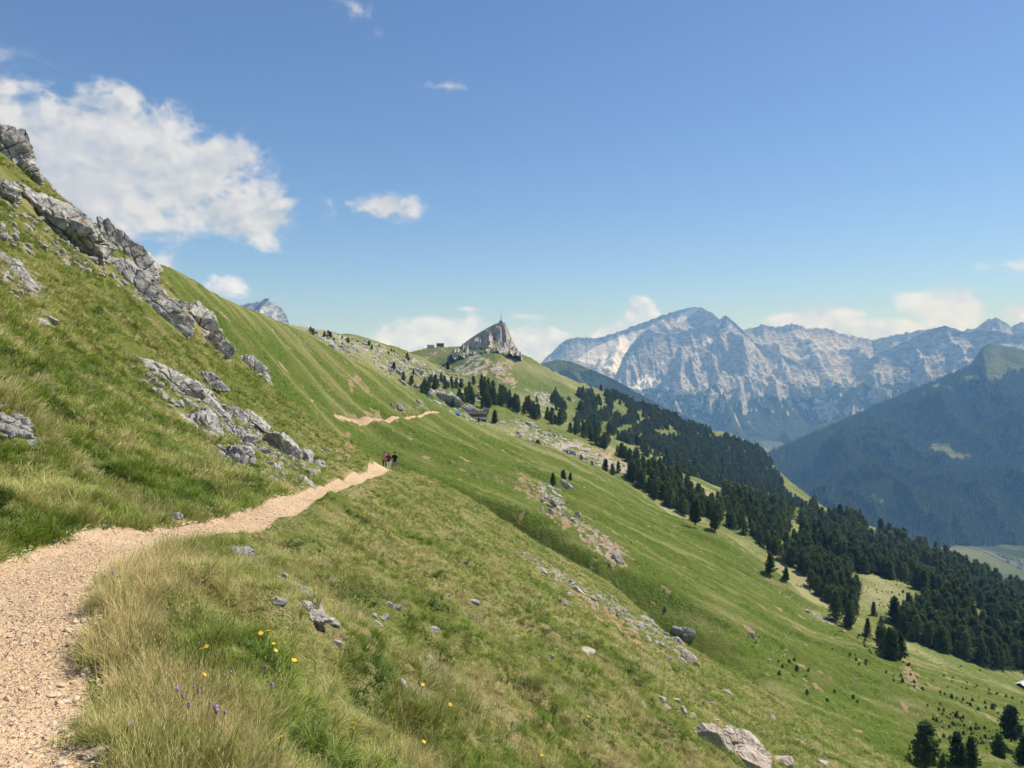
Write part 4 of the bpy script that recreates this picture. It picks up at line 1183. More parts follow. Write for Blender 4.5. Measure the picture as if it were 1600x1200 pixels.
for wi, (poly, cnt, hr, mixk) in enumerate(WOOD):
    pa = np.array(poly, float)
    lo, hi = pa.min(0), pa.max(0)
    cand = gw.uniform(lo, hi, (cnt * 8, 2))
    cand = cand[in_poly(cand[:, 0], cand[:, 1], pa)]
    for cl in CLEAR:
        cand = cand[~in_poly(cand[:, 0], cand[:, 1], cl)]
    gap = fbm2(cand[:, 0] / 42, cand[:, 1] / 20, 3, 201)
    cand = cand[gap > (-0.30 if cnt > 200 else -9)][:cnt]
    x, y, z = hit(zC0, cand[:, 0], cand[:, 1], 335, 1100, 200)
    for i in np.flatnonzero(~np.isnan(y)):
        kind = gw.choice(['pine', 'spruce', 'larch'], p=mixk)
        wood.append((x[i], y[i], z[i] - 0.3, gw.uniform(*hr) * (1.1 if kind == 'spruce' else 1), kind, WOODN[wi]))
grid_seen, keep = set(), []
for t in sorted(wood, key=lambda t: t[1]):
    k = (int(t[0] // 3.2), int(t[1] // 3.2))
    if k in grid_seen:
        continue
    grid_seen.add(k)
    keep.append(t)
wood = keep
NEAR_WOOD = 250
wood.sort(key=lambda t: t[1] / t[3] + (1e6 if 800 + t[0] / t[1] * F > 1612 else 0))
wl = {'pine': 'dark stone pine ', 'spruce': 'slim dark spruce ', 'larch': 'lighter green larch '}
for i, (x, y, z, h, kind, belt) in enumerate(wood[:NEAR_WOOD]):
    tree((x, y, z), h, kind, wl[kind] + belt, 'trees of the nearer wooded belts', h / y * F > 26 or kind == 'larch', 2000 + i, 1.12)
protos = SMALL['pine'] + SMALL['spruce'] + SMALL['larch']
first = {'pine': (0, 4), 'spruce': (4, 3), 'larch': (7, 2)}


def wood_scatter(name, items, protos, label, wide=1.1):
    n_ = len(items)
    P = np.array([t[:3] for t in items])
    h = np.array([t[3] for t in items])
    idx = np.array([first[t[4]][0] + int(gw.integers(first[t[4]][1])) for t in items])
    rot = np.c_[np.zeros(n_), np.zeros(n_), gw.uniform(0, 6.28, n_)]
    return scatter(name, protos, P, rot, np.c_[h * wide, h * wide, h], idx, gw.uniform(0, 1, n_), label)


wood_scatter('forest', wood[NEAR_WOOD:], protos, 'dark conifer forest filling the slope below the spur')
print('wood', len(wood))

# woods on the shoulder of the peak hill
items = []
for (poly, cnt, hr) in [([(938, 602), (1000, 634), (1100, 672), (1190, 704), (1213, 735), (1225, 760), (1200, 770), (1120, 745), (1060, 725), (1000, 695), (965, 668), (950, 640)], 3000, (13, 19)), ([(850, 612), (868, 618), (885, 645), (880, 662), (862, 640)], 60, (11, 16)),
                         ([(890, 614), (925, 618), (955, 640), (960, 665), (930, 655), (905, 640)], 220, (12, 17)), ([(905, 640), (960, 660), (1000, 690), (990, 700), (940, 680), (900, 665)], 260, (12, 17)), ([(985, 690), (1060, 712), (1120, 738), (1215, 762), (1265, 800), (1200, 802), (1100, 772), (1020, 725)], 900, (12, 18)), ([(800, 600), (930, 612), (900, 660), (820, 640)], 22, (8, 13)), ([(930, 600), (1040, 640), (1000, 650), (950, 625)], 90, (10, 15))]:
    pa = np.array(poly, float)
    cand = gw.uniform(pa.min(0), pa.max(0), (cnt * 8, 2))
    cand = cand[in_poly(cand[:, 0], cand[:, 1], pa)]
    for cl in ([(1020, 672), (1048, 675), (1040, 690), (1025, 688)], [(955, 628), (985, 640), (975, 665), (960, 650)]):
        cand = cand[~in_poly(cand[:, 0], cand[:, 1], cl)]
    gap = fbm2(cand[:, 0] / 26, cand[:, 1] / 13, 3, 203)
    thin = np.interp(cand[:, 0], [850, 960, 1060, 1120], [0.12, 0.0, -0.22, -0.5])
    cand = cand[gap > thin][:int(cnt * .75)]
    x, y, z = hit(zD0, cand[:, 0], cand[:, 1], 830, 2400, 160)
    for i in np.flatnonzero(~np.isnan(y)):
        items.append((x[i], y[i], z[i] - 0.5, gw.uniform(*hr), gw.choice(['pine', 'spruce', 'larch'], p=[.25, .65, .1])))
wood_scatter('forest_on_hill', items, protos, 'conifer forest on the shoulder below the rocky peak')
print('hill wood', len(items))

# the mountain across the valley: tens of thousands of spruces
def far_tree(seed):
    g = np.random.default_rng(seed)
    V, Fc = [], []
    for k in range(3):
        z0, r0, z1 = 0.05 + 0.28 * k, 0.20 - 0.05 * k, 0.45 + 0.28 * k
        i = len(V)
        for j in range(5):
            a = j / 5 * 6.283 + g.uniform(-.3, .3)
            V.append((r0 * math.cos(a), r0 * math.sin(a), z0 + g.uniform(-.03, .03)))
        V.append((0, 0, z1))
        Fc += [(i + j, i + (j + 1) % 5, i + 5) for j in range(5)]
    return mesh_from('far_spruce', np.array(V), np.array(Fc), [M['far_needles']], False)


fx, fy, fz, ff, fs = FXY
ok = (ff > 0.5) & (fs < 1.8) & (800 + fx / fy * F < 2050) & (fz > VZ + 5)
w = np.hypot(np.gradient(fx, axis=1), 1) * np.abs(np.gradient(fy, axis=0)) * ok * (fy < 6400)
w = (w / w.sum()).ravel()
sel = gw.choice(w.size, 80000, p=w)
ii, jj = np.unravel_index(sel, fx.shape)
i2, j2 = np.minimum(ii + 1, fx.shape[0] - 1), np.minimum(jj + 1, fx.shape[1] - 1)
a_, b_ = gw.uniform(0, 1, len(ii)), gw.uniform(0, 1, len(ii))
P = np.c_[[(1 - a_) * q[ii, jj] + a_ * ((1 - b_) * q[i2, jj] + b_ * q[i2, j2]) * 0.5 + a_ * q[ii, j2] * 0.5 for q in (fx, fy, fz)]].T
h = gw.uniform(15, 28, len(P))
scatter('mountain_forest', [far_tree(i) for i in range(4)], P, np.c_[np.zeros(len(P)), np.zeros(len(P)), gw.uniform(0, 6.28, len(P))], np.c_[h * 1.2, h * 1.2, h], gw.integers(0, 4, len(P)), gw.uniform(0, 1, len(P)), 'endless spruce forest on the mountain across the valley')

# ------------------------------------------------------------------ small shrubs and boulders too many to pick apart
def on_surface(zf, polys, y0, y1, g):
    out = []
    for poly, cnt in polys:
        pa = np.array(poly, float)
        cand = g.uniform(pa.min(0), pa.max(0), (cnt * 10, 2))
        cand = cand[in_poly(cand[:, 0], cand[:, 1], pa)][:cnt]
        x, y, z = hit(zf, cand[:, 0], cand[:, 1], y0, y1, 200)
        k = ~np.isnan(y)
        out.append(np.c_[x, y, z][k])
    return np.concatenate(out)


gs = np.random.default_rng(17)
P = on_surface(zB0, [([(1340, 1000), (1420, 1035), (1600, 1095), (1600, 1150), (1540, 1130), (1480, 1120), (1400, 1070)], 170), ([(1240, 960), (1340, 990), (1420, 1050), (1330, 1040), (1260, 990)], 40), ([(1440, 1100), (1580, 1150), (1560, 1195), (1480, 1170)], 60), ([(1090, 960), (1300, 1060), (1400, 1140), (1250, 1080)], 18)], 100, 500, gs)
Pc = on_surface(zC0, [([(1340, 905), (1400, 912), (1440, 940), (1390, 965), (1350, 940)], 60), ([(1420, 985), (1500, 1005), (1600, 1060), (1500, 1045)], 50), ([(1200, 900), (1290, 930), (1260, 925)], 30)], 330, 900, gs)
P = np.r_[P, Pc]
h = gs.uniform(0.5, 1.4, len(P)) * np.where(gs.uniform(size=len(P)) < .12, 1.5, 1)
scatter('shrub_cover', SMALL['pine'], P - np.array([0, 0, .15]), np.c_[np.zeros(len(P)), np.zeros(len(P)), gs.uniform(0, 6.28, len(P))], np.c_[h * 1.7, h * 1.7, h], gs.integers(0, 4, len(P)), gs.uniform(0, 1, len(P)), 'scattered dwarf pine shrubs dotted over the lower meadow')


def pebble_protos(name, n_, mat, sub=2, seed=0, flat=0.6):
    out = []
    for i in range(n_):
        V, Fc = rock_shape(seed + i, (1, 0.8, flat), sub, 9, 0.12)
        out.append(mesh_from(name, V, Fc, [mat], False))
    return out


P = on_surface(zC0, [([(480, 515), (560, 530), (620, 550), (700, 578), (750, 602), (740, 612), (690, 598), (620, 575), (560, 556), (500, 540)], 520), ([(660, 600), (740, 605), (760, 655), (700, 650)], 90), ([(790, 655), (870, 675), (990, 735), (1000, 752), (900, 720), (820, 695)], 420), ([(560, 550), (640, 575), (720, 610), (680, 615), (600, 580)], 160)], 330, 900, gs)
h = np.exp(gs.normal(-0.25, 0.55, len(P)))
scatter('boulder_field', pebble_protos('field_boulder', 5, M['boulder'], 2, 800), P, gs.uniform(0, 6.28, (len(P), 3)) * np.array([.2, .2, 1]), np.c_[h, h, h], gs.integers(0, 5, len(P)), gs.uniform(0, 1, len(P)), 'pale boulders strewn over the stony spur')
P = on_surface(zB0, [([(838, 795), (870, 792), (905, 805), (940, 830), (960, 850), (985, 880), (960, 892), (925, 865), (905, 835), (880, 840), (850, 818)], 190), ([(810, 740), (860, 755), (890, 790), (850, 785)], 90), ([(1410, 1040), (1440, 1055), (1430, 1078)], 30), ([(1255, 950), (1330, 990), (1300, 985)], 40), ([(610, 630), (660, 636), (660, 645), (615, 640)], 40), ([(640, 660), (1000, 790), (1240, 960), (1400, 1120), (1200, 1030), (1000, 880), (700, 720)], 130)], 100, 500, gs)
h = np.exp(gs.normal(-1.15, 0.5, len(P)))
scatter('debris_stones', pebble_protos('debris_stone', 5, M['tan_boulder'], 2, 820), P, gs.uniform(0, 6.28, (len(P), 3)) * np.array([.2, .2, 1]), np.c_[h, h, h], gs.integers(0, 5, len(P)), gs.uniform(0, 1, len(P)), 'small stones strewn in the debris patches of the green flank')

# ------------------------------------------------------------------ grass on the near slope
def blade_mat(name, g0, g1, straw, amt):
    m = bpy.data.materials.new(name)
    m.use_nodes = True
    m.node_tree.nodes.clear()
    n = N(m.node_tree)
    tn = n.attr('tint', 'INSTANCER').outputs['Fac']
    hue = n.attr('hue').outputs['Fac']
    c = n.mix(n.ramp(n.math('ADD', n.math('MULTIPLY', hue, .6), n.math('MULTIPLY', tn, .5)), 0.15, 0.85), g0, g1)
    c = n.mix(n.ramp(n.math('ADD', hue, n.math('MULTIPLY', n.math('SUBTRACT', tn, 0.5), 0.9)), 1.0 - amt, 1.12 - amt), c, straw)
    d = n.new('ShaderNodeBsdfPrincipled')
    d.inputs['Roughness'].default_value = 0.6
    d.inputs['Specular IOR Level'].default_value = 0.2
    t = n.new('ShaderNodeBsdfTranslucent')
    n.put(d.inputs['Base Color'], c)
    n.put(t.inputs['Color'], c)
    mx = n.new('ShaderNodeMixShader')
    mx.inputs[0].default_value = 0.28
    n.t.links.new(d.outputs[0], mx.inputs[1])
    n.t.links.new(t.outputs[0], mx.inputs[2])
    o = n.new('ShaderNodeOutputMaterial')
    n.t.links.new(mx.outputs[0], o.inputs[0])
    return m


M['grass'] = blade_mat('grass_blades', (0.120, 0.195, 0.022), (0.38, 0.46, 0.078), (0.68, 0.58, 0.28), 0.16)
M['straw'] = blade_mat('dry_grass_blades', (0.25, 0.28, 0.065), (0.44, 0.41, 0.13), (0.70, 0.56, 0.27), 0.48)
M['pale_straw'] = blade_mat('pale_straw_blades', (0.50, 0.42, 0.22), (0.60, 0.52, 0.30), (0.70, 0.62, 0.40), 0.3)
M['herb'] = blade_mat('herb_leaves', (0.085, 0.145, 0.030), (0.20, 0.28, 0.060), (0.40, 0.38, 0.13), 0.08)


def tuft(name, seed, n_, length, spread, width, mat, lean=0.35, curl=0.9, seed_heads=0.0, segs=3):
    g = np.random.default_rng(seed)
    V, Fc, hue = [], [], []
    for b in range(n_):
        a = g.uniform(0, 6.283)
        r0 = spread * math.sqrt(g.uniform()) * 0.6
        base = np.array([r0 * math.cos(a), r0 * math.sin(a), -0.02])
        a2 = a + g.normal() * 0.7
        d = np.array([math.cos(a2), math.sin(a2), 0])
        L = length * g.uniform(0.45, 1.15)
        th = abs(g.normal(lean, 0.25))
        wv = np.array([-d[1], d[0], 0]) * width * g.uniform(0.6, 1.3)
        i = len(V)
        p = base.copy()
        hu = g.uniform()
        for k in range(segs + 1):
            t = k / segs
            w = wv * (1 - t) ** 0.7 * 0.5
            if k == segs:
                V.append(p.copy()); hue.append(hu)
            else:
                V += [p - w, p + w]; hue += [hu, hu]
            th2 = th + curl * t
            p = p + (d * math.sin(th2) + np.array([0, 0, math.cos(th2)])) * L / segs
        for k in range(segs - 1):
            Fc += [(i + 2 * k, i + 2 * k + 1, i + 2 * k + 3), (i + 2 * k, i + 2 * k + 3, i + 2 * k + 2)]
        k = segs - 1
        Fc.append((i + 2 * k, i + 2 * k + 1, i + 2 * k + 2))
        if g.uniform() < seed_heads:
            tip = V[-1]
            j = len(V)
            s = 0.0035
            for q in ((s, 0, -.01), (-s, 0, -.01), (0, s, -.01), (0, 0, .025), (0, 0, -.03)):
                V.append(tip + np.array(q) + d * 0.01); hue.append(1.0)
            Fc += [(j, j + 2, j + 3), (j + 2, j + 1, j + 3), (j + 1, j, j + 3), (j, j + 1, j + 4), (j + 1, j + 2, j + 4), (j + 2, j, j + 4)]
    return mesh_from(name, np.array(V), np.array(Fc), [mat], True, {'hue': hue})


GK = [tuft('green_tuft', 1, 60, 0.23, 0.16, 0.0085, M['grass']), tuft('green_tuft', 2, 60, 0.19, 0.18, 0.0085, M['grass'], 0.5), tuft('green_tuft', 3, 70, 0.25, 0.15, 0.008, M['grass'], 0.35, 1.1),     # 0-2 near green
      tuft('short_turf', 4, 80, 0.10, 0.26, 0.0085, M['grass'], 0.6), tuft('short_turf', 5, 80, 0.12, 0.24, 0.0085, M['grass'], 0.5),                                                                    # 3-4 short
      tuft('dry_tuft', 6, 60, 0.30, 0.15, 0.005, M['straw'], 0.35, 1.0), tuft('dry_tuft', 7, 60, 0.34, 0.15, 0.005, M['straw'], 0.3, 0.9, 0.03), tuft('dry_tuft', 8, 70, 0.26, 0.18, 0.005, M['straw'], 0.5, 1.0),   # 5-7 dry
      tuft('bent_grass', 9, 12, 0.50, 0.2, 0.0030, M['straw'], 0.2, 0.5, 0.8, 4),                                                                                                                   # 8 stalks
      tuft('herb', 10, 40, 0.12, 0.16, 0.026, M['herb'], 0.8, 0.8), tuft('herb', 11, 34, 0.15, 0.14, 0.022, M['herb'], 0.5, 0.9),                                                                       # 9-10 leaves
      tuft('far_tuft', 12, 30, 0.22, 0.26, 0.020, M['grass'], 0.6, 0.9, 0, 2), tuft('far_tuft', 13, 30, 0.18, 0.28, 0.022, M['grass'], 0.75, 0.9, 0, 2), tuft('far_dry_tuft', 14, 26, 0.28, 0.22, 0.018, M['straw'], 0.5, 0.9, 0, 2), tuft('far_herb', 15, 26, 0.18, 0.26, 0.03, M['herb'], 0.7, 0.9, 0, 2),
      tuft('straw_clump', 16, 110, 0.30, 0.12, 0.006, M['pale_straw'], 0.75, 1.3), tuft('green_tussock', 17, 130, 0.36, 0.13, 0.007, M['grass'], 0.5, 1.3)]   # 15-16 tussocks   # 11-14 far


def lean_rot(tx_, ty_, yaw):
    """Euler angles of a turn by yaw about the plant's own stem, then a lean"""
    ca, sa, cb, sb, cw, sw = np.cos(tx_), np.sin(tx_), np.cos(ty_), np.sin(ty_), np.cos(yaw), np.sin(yaw)
    # M = Ry(b) Rx(a) Rz(w)
    m00, m10, m20 = cb * cw + sb * sa * sw, ca * sw, -sb * cw + cb * sa * sw
    m21, m22 = sb * sw + cb * sa * cw, cb * ca
    return np.c_[np.arctan2(m21, m22), -np.arcsin(np.clip(m20, -1, 1)), np.arctan2(m10, m00)]


def grass():
    g = np.random.default_rng(23)
    n_ = 150000
    # density falls with distance
    rg = np.geomspace(1.2, 71, 400)
    dens = 300.0 / (1 + (rg / 4.2) ** 1.55)
    cdf = np.cumsum(dens * rg * np.gradient(rg))
    cdf /= cdf[-1]
    r = np.interp(g.uniform(size=n_), cdf, rg)
    a = g.uniform(R(-46), R(43), n_)
    x, y = r * np.sin(a), r * np.cos(a)
    s = (x - path_x(y)) / path_w(y)
    soil = np.maximum(paint(x, y, zA0, soilA, 2, 110, 0.35), 0.8 * paint(x, y, zA0, rockA[:4], 2, 110, 0.35))
    soil = np.maximum(soil, 0.75 * paint(x, y, zA0, [q[0] for q in rockA[4:]], 2, 110, 0.5) * (fbm2(x / 1.1, y / 1.1, 3, 12) > -0.05))
    edge = np.abs(s) + 0.22 * fbm2(x / 0.5, y / 0.5, 2, 91) - 0.12 * (y > 9) - 0.33 * (y > 14)
    crest = np.interp(a, azA, rcA) + 3
    clear = np.ones(n_, bool)
    for (rx_, ry_, ra, rb) in ROCKAT:
        if ry_ > 75:
            continue
        clear &= ((x - rx_) / (ra * 0.95 + .04)) ** 2 + ((y - ry_ + rb * .35) / (rb * 1.1 + .10)) ** 2 > 1
    keep = clear & (edge > 1.02) & (g.uniform(size=n_) > soil * 0.85) & (r < crest)
    x, y, r, a, s = x[keep], y[keep], r[keep], a[keep], s[keep]
    z = zA(x, y) - 0.015
    m = len(x)
    f1 = fbm2(x / 1.3, y / 1.3, 3, 93)            # clumps of dry grass
    f2 = fbm2(x / 0.7, y / 0.7, 3, 95)            # herb patches
    f3 = fbm2(x / 4.0, y / 4.0, 3, 97)            # tall or short
    dm = x - path_x(y) - path_w(y)
    right = sstep(dm, -.1, 0.1) * (1 - sstep(dm, 0.5, 1.3)) * (1 - sstep(y, 6.5, 8.5))
    u = g.uniform(size=m)
    far = sstep(r, 9, 17) > g.uniform(size=m)
    dryp = np.clip(0.05 + 0.50 * np.maximum(f1 - .05, 0) + 0.50 * right * (0.75 + f1), 0.03, 0.8)
    idx = g.integers(0, 3, m)
    short = np.where((dm > 1.2), 0.72, 0.30)
    idx = np.where(g.uniform(size=m) < np.clip(short + .5 * f3, .1, .95), g.integers(3, 5, m), idx)
    idx = np.where(f2 > 0.22, g.integers(9, 11, m), idx)
    idx = np.where(u < dryp, g.integers(5, 8, m), idx)
    idx = np.where((u < 0.035 + 0.09 * right) & (r < 16), 8, idx)
    fidx = g.integers(11, 13, m)
    fidx = np.where(f2 > 0.30, 14, fidx)
    fidx = np.where(u < dryp * 0.9, 13, fidx)
    idx = np.where(far, fidx, idx)
    tus = g.uniform(size=m)
    idx = np.where((tus < 0.06) & (f1 > 0.18) & (r > 6), 15, idx)
    idx = np.where((tus > 0.95) & (f1 < 0.1) & (r > 4), 16, idx)
    sc_ = g.uniform(0.65, 1.25, m) * (1 + 0.30 * np.maximum(f1, 0)) * np.where(r < 4, 0.85, 1.0)
    sc_ = sc_ * np.where(far, 1.0 + 0.35 * sstep(r, 18, 60), 1.0) * np.where(s > 0, np.interp(r, [0, 5, 10, 20, 70], [.56, .50, .46, .50, .66]), np.interp(r, [0, 10, 30, 70], [.8, .78, .80, .95]))
    sc_ = sc_ * (1 + 0.25 * right * (idx < 9))
    sc_ = sc_ * np.where((y > 8.5) & (dm > -.3) & (dm < .8), 0.55, 1.0)
    # blades lean down the slope
    lean = g.normal(0.22, 0.14, m)
    yaw = g.uniform(0, 6.283, m)
    rot = lean_rot(g.normal(0, 0.16, m), lean, yaw)
    P = np.c_[x, y, z]
    tint = np.clip(0.5 + 0.9 * fbm2(x / 1.6, y / 1.6, 3, 99) + g.normal(0, 0.18, m), 0, 1)
    scatter('grass', GK, P, rot, np.c_[sc_, sc_, sc_ * g.uniform(0.85, 1.2, m)], idx, tint, 'tufted alpine grass covering the near slope')
    print('grass', m)


grass()

# coarser tussocks on the flank across the gully
gb = np.random.default_rng(37)
n_ = 90000
a = gb.uniform(R(-30), R(37), n_)
r = np.sqrt(gb.uniform(112 ** 2, 400 ** 2, n_))
keep = r < np.interp(a, azB, rcB) + 4
a, r = a[keep], r[keep]
x, y = r * np.sin(a), r * np.cos(a)
bare = np.maximum(paint(x, y, zB0, soilB + rockB, 90, 420, 2.0), spotsB(x, y))
keep = (gb.uniform(size=len(x)) > bare * 1.1) & ~((x > tx.min()) & (x < tx.max()) & (np.abs(y - np.interp(x, tx[o_tr], ty[o_tr])) < 2.6))
x, y = x[keep], y[keep]
m_ = len(x)
sc_ = gb.uniform(1.3, 2.5, m_)
ft = fbm2(x / 40, (y - .12 * x) / 12, 3, 67)
idx = np.where(gb.uniform(size=m_) < np.clip(.07 + .25 * ft, .03, .4), 2, np.where(gb.uniform(size=m_) < .25, 3, gb.integers(0, 2, m_)))
M['flank_grass'] = blade_mat('flank_grass_blades', (0.075, 0.128, 0.016), (0.235, 0.295, 0.050), (0.46, 0.42, 0.18), 0.12)
FK = [tuft('flank_tuft', 112, 30, 0.24, 0.26, 0.022, M['flank_grass'], 0.95, 0.6, 0, 2), tuft('flank_tuft', 113, 30, 0.22, 0.28, 0.022, M['flank_grass'], 1.05, 0.5, 0, 2), tuft('flank_tuft', 114, 26, 0.28, 0.22, 0.018, M['straw'], 0.5, 0.9, 0, 2), tuft('flank_tuft', 115, 26, 0.18, 0.26, 0.03, M['herb'], 0.7, 0.9, 0, 2)]
scatter('flank_grass', FK, np.c_[x, y, zB(x, y) - .08], lean_rot(np.arctan((zB(x, y + 1.5) - zB(x, y - 1.5)) / 3) * .9 + gb.normal(0, .1, m_), np.arctan(-(zB(x + 1.5, y) - zB(x - 1.5, y)) / 3) * .9 + gb.normal(0, .1, m_), gb.uniform(0, 6.283, m_)), np.c_[sc_, sc_, sc_ * .62], idx, np.clip(.5 + .6 * ft + gb.normal(0, .2, m_), 0, 1), 'grass tussocks covering the green flank across the gully')

# gravel on the path
gp = np.random.default_rng(29)
n_ = 26000
yy = 1.0 + np.where(gp.uniform(size=n_) < .82, 13 * gp.uniform(size=n_) ** 1.9, 12 + 40 * gp.uniform(size=n_) ** 1.5)
sx = gp.uniform(-1.12, 1.12, n_)
xx = path_x(yy) + sx * path_w(yy)
edge = np.abs(sx) ** 3
size = np.exp(gp.normal(-5.05, 0.50, n_)) * (1 + 1.3 * edge * gp.uniform(size=n_))
size = np.minimum(size, 0.045) * np.interp(yy, [0, 4, 12, 50], [.9, .85, .9, 1.5])
M['gravel'] = plain('gravel_stone', (0.63, 0.48, 0.33), 0.9, 0.3, 0.7)
scatter('gravel', pebble_protos('gravel_stone', 6, M['gravel'], 1, 840, 0.55), np.c_[xx, yy, zA(xx, yy) + size * 0.15], np.c_[gp.normal(0, .3, n_), gp.normal(0, .3, n_), gp.uniform(0, 6.28, n_)], np.c_[size, size, size], gp.integers(0, 6, n_), gp.uniform(0, 1, n_), 'small angular gravel on the footpath')

# ------------------------------------------------------------------ stones lying on and beside the path
PSTONES = [(136, 1051, 9, 8, 'squarish tan stone on the path edge halfway down'), (142, 1145, 13, 8, 'tan block at the path edge below the grass tuft'), (112, 1150, 6, 6, 'dark rounded stone just left of the tan block'), (150, 1178, 20, 10, 'largest pale flat stone at the lower path edge'), (166, 1166, 12, 6, 'pale stone above the largest flat one'), (76, 1152, 11, 8, 'rough stone in the middle of the lower path'), (10, 1094, 9, 6, 'dark stone near the picture edge on the path'), (95, 1072, 9, 5, 'brown stone with dark side on the mid path'), (85, 1087, 12, 6, 'wide brown stone below it on the mid path'), (102, 1098, 8, 5, 'dark stone of the mid path, lowest of three'), (40, 1034, 9, 3, 'thin dark stone on the upper path'), (142, 988, 8, 4, 'pale stone below the leafy tuft at the path edge'), (160, 1004, 8, 5, 'pale lumpy stone in the grass notch'), (178, 1035, 9, 5, 'last pale stone inside the grass notch'), (98, 1195, 10, 6, 'stone cut by the lower edge of the path')]
for i, (u, v, hl, ht, label) in enumerate(PSTONES):
    add_rock('stone', zA, 1.5, 12, u, v, hl, ht, 0, 600 + i, label, 'stone', None, 4, 0.9, 'gravel', .05, .10, None, 0.1, 11)

# ------------------------------------------------------------------ flowers
M['yellow'] = plain('yellow_petals', (0.80, 0.50, 0.02), 0.6, 0.15, 40)
M['purple'] = plain('purple_petals', (0.36, 0.17, 0.46), 0.6, 0.2, 40)
M['stem'] = plain('flower_stem', (0.10, 0.15, 0.04), 0.7, 0.2, 20)


def stem_mesh():
    V, Fc = [], []
    for i in range(4):
        t = i / 3
        for j in range(4):
            a = j * math.pi / 2
            V.append((0.0022 * math.cos(a) + 0.02 * t * t, 0.0022 * math.sin(a), t))
    for i in range(3):
        for j in range(4):
            Fc.append((i * 4 + j, i * 4 + (j + 1) % 4, i * 4 + 4 + (j + 1) % 4, i * 4 + 4 + j))
    return mesh_from('stem', np.array(V), Fc, [M['stem']])


def daisy_mesh(seed):
    V, Fc = [(0, 0, 0.004)], []
    for k in range(9):
        a = k / 9 * 6.283
        d, w = np.array([math.cos(a), math.sin(a)]), np.array([-math.sin(a), math.cos(a)]) * 0.006
        i = len(V)
        V += [(d[0] * .006 - w[0] * .6, d[1] * .006 - w[1] * .6, .002), (d[0] * .006 + w[0] * .6, d[1] * .006 + w[1] * .6, .002), (d[0] * .024 + w[0], d[1] * .024 + w[1], .005), (d[0] * .024 - w[0], d[1] * .024 - w[1], .005)]
        Fc.append((i, i + 1, i + 2, i + 3))
    V2, F2 = ico(2)
    i = len(V)
    V += [tuple(v) for v in V2 * np.array([.009, .009, .007])]
    Fc += [tuple(int(q) + i for q in f) for f in F2]
    return mesh_from('flower_head', np.array(V), Fc, [M['yellow']], False)


def pompon_mesh(seed):
    V, Fc = rock_shape(seed, (.016, .016, .014), 3, 20, 0.30)
    return mesh_from('flower_head', V, Fc, [M['purple']], False)


stem_me, daisy_me, pom_me = stem_mesh(), daisy_mesh(1), pompon_mesh(860)
YEL = [(363, 994), (403, 1020), (423, 1030), (426, 1045), (429, 1053), (451, 1045), (455, 1049), (310, 1036), (318, 1036), (313, 1070), (433, 1188), (548, 1130), (549, 1137), (658, 1165), (844, 1180), (790, 1147), (803, 1051), (700, 1116), (709, 1140), (657, 1098), (722, 912), (917, 1120), (415, 1012)]
PUR = [(280, 1107), (297, 1086), (304, 1090), (333, 1116), (333, 1137), (345, 1141), (331, 1128), (289, 1122), (195, 1150), (172, 894), (420, 1104), (410, 1077), (271, 1095), (322, 1120), (355, 1076)]
for lst, me, nm, label, grp in ((YEL, daisy_me, 'yellow_flower', 'small yellow daisy flower on a thin stem in the meadow', 'yellow meadow flowers'), (PUR, pom_me, 'purple_flower', 'small purple round flower among the dry grass near the path', 'purple meadow flowers')):
    for (u, v) in lst:
        x, y, z = hit(zA0, [u], [v + 26], 1.5, 60)
        if np.isnan(y[0]):
            continue
        Y = float(y[0])
        head = at(u, v, Y)
        gz = float(zA(np.array([head[0]]), np.array([Y]))[0])
        h = min(max(head[2] - gz, 0.14), 0.42)
        root = link(nm, None, loc=(head[0], Y, gz))
        st = link('stem', stem_me, root)
        st.scale = (1, 1, h)
        hd = link('flower_head', me, root, (0.02, 0, h))
        hd.rotation_euler = (R(random.uniform(10, 55)), R(random.uniform(-20, 30)), random.uniform(0, 6))
        hd.scale = [random.uniform(.5, .85)] * 3
        tag(root, label, 'flower', grp)

# ------------------------------------------------------------------ buildings
def boxes(name, lst, mat, parent=None):
    """boxes (cx, cy, cz, sx, sy, sz) with softened edges as one mesh"""
    bm = bmesh.new()
    for (cx, cy, cz, sx, sy, sz) in lst:
        r = bmesh.ops.create_cube(bm, size=1.0)
        for v in r['verts']:
            v.co = (cx + v.co.x * sx, cy + v.co.y * sy, cz + v.co.z * sz)
    me = bpy.data.meshes.new(name)
    bm.to_mesh(me)
    bm.free()
    me.materials.append(mat)
    return link(name, me, parent)


def gable(name, sx, sy, z0, rise, over, thick, mat, parent):
    hx, hy = sx / 2 + over, sy / 2 + over
    V = [(-hx, -hy, z0), (hx, -hy, z0), (hx, 0, z0 + rise), (-hx, 0, z0 + rise), (-hx, hy, z0), (hx, hy, z0)]
    V += [(x, y, z - thick) for (x, y, z) in V]
    Fc = [(0, 1, 2, 3), (3, 2, 5, 4), (7, 6, 9, 8), (8, 9, 10, 11), (0, 6, 7, 1), (4, 5, 11, 10), (0, 3, 9, 6), (3, 4, 10, 9), (1, 7, 8, 2), (2, 8, 11, 5)]
    return link(name, mesh_from(name, np.array(V), Fc, [mat], False), parent)


def gable_walls(name, sx, sy, h, rise, mat, parent):
    a, b = sx / 2, sy / 2
    V = [(-a, -b, -2), (a, -b, -2), (a, b, -2), (-a, b, -2), (-a, -b, h), (a, -b, h), (a, b, h), (-a, b, h), (-a, 0, h + rise), (a, 0, h + rise)]
    Fc = [(0, 1, 5, 4), (2, 3, 7, 6), (1, 2, 6, 9, 5), (3, 0, 4, 8, 7), (0, 3, 2, 1)]
    return link(name, mesh_from(name, np.array(V), Fc, [mat], False), parent)


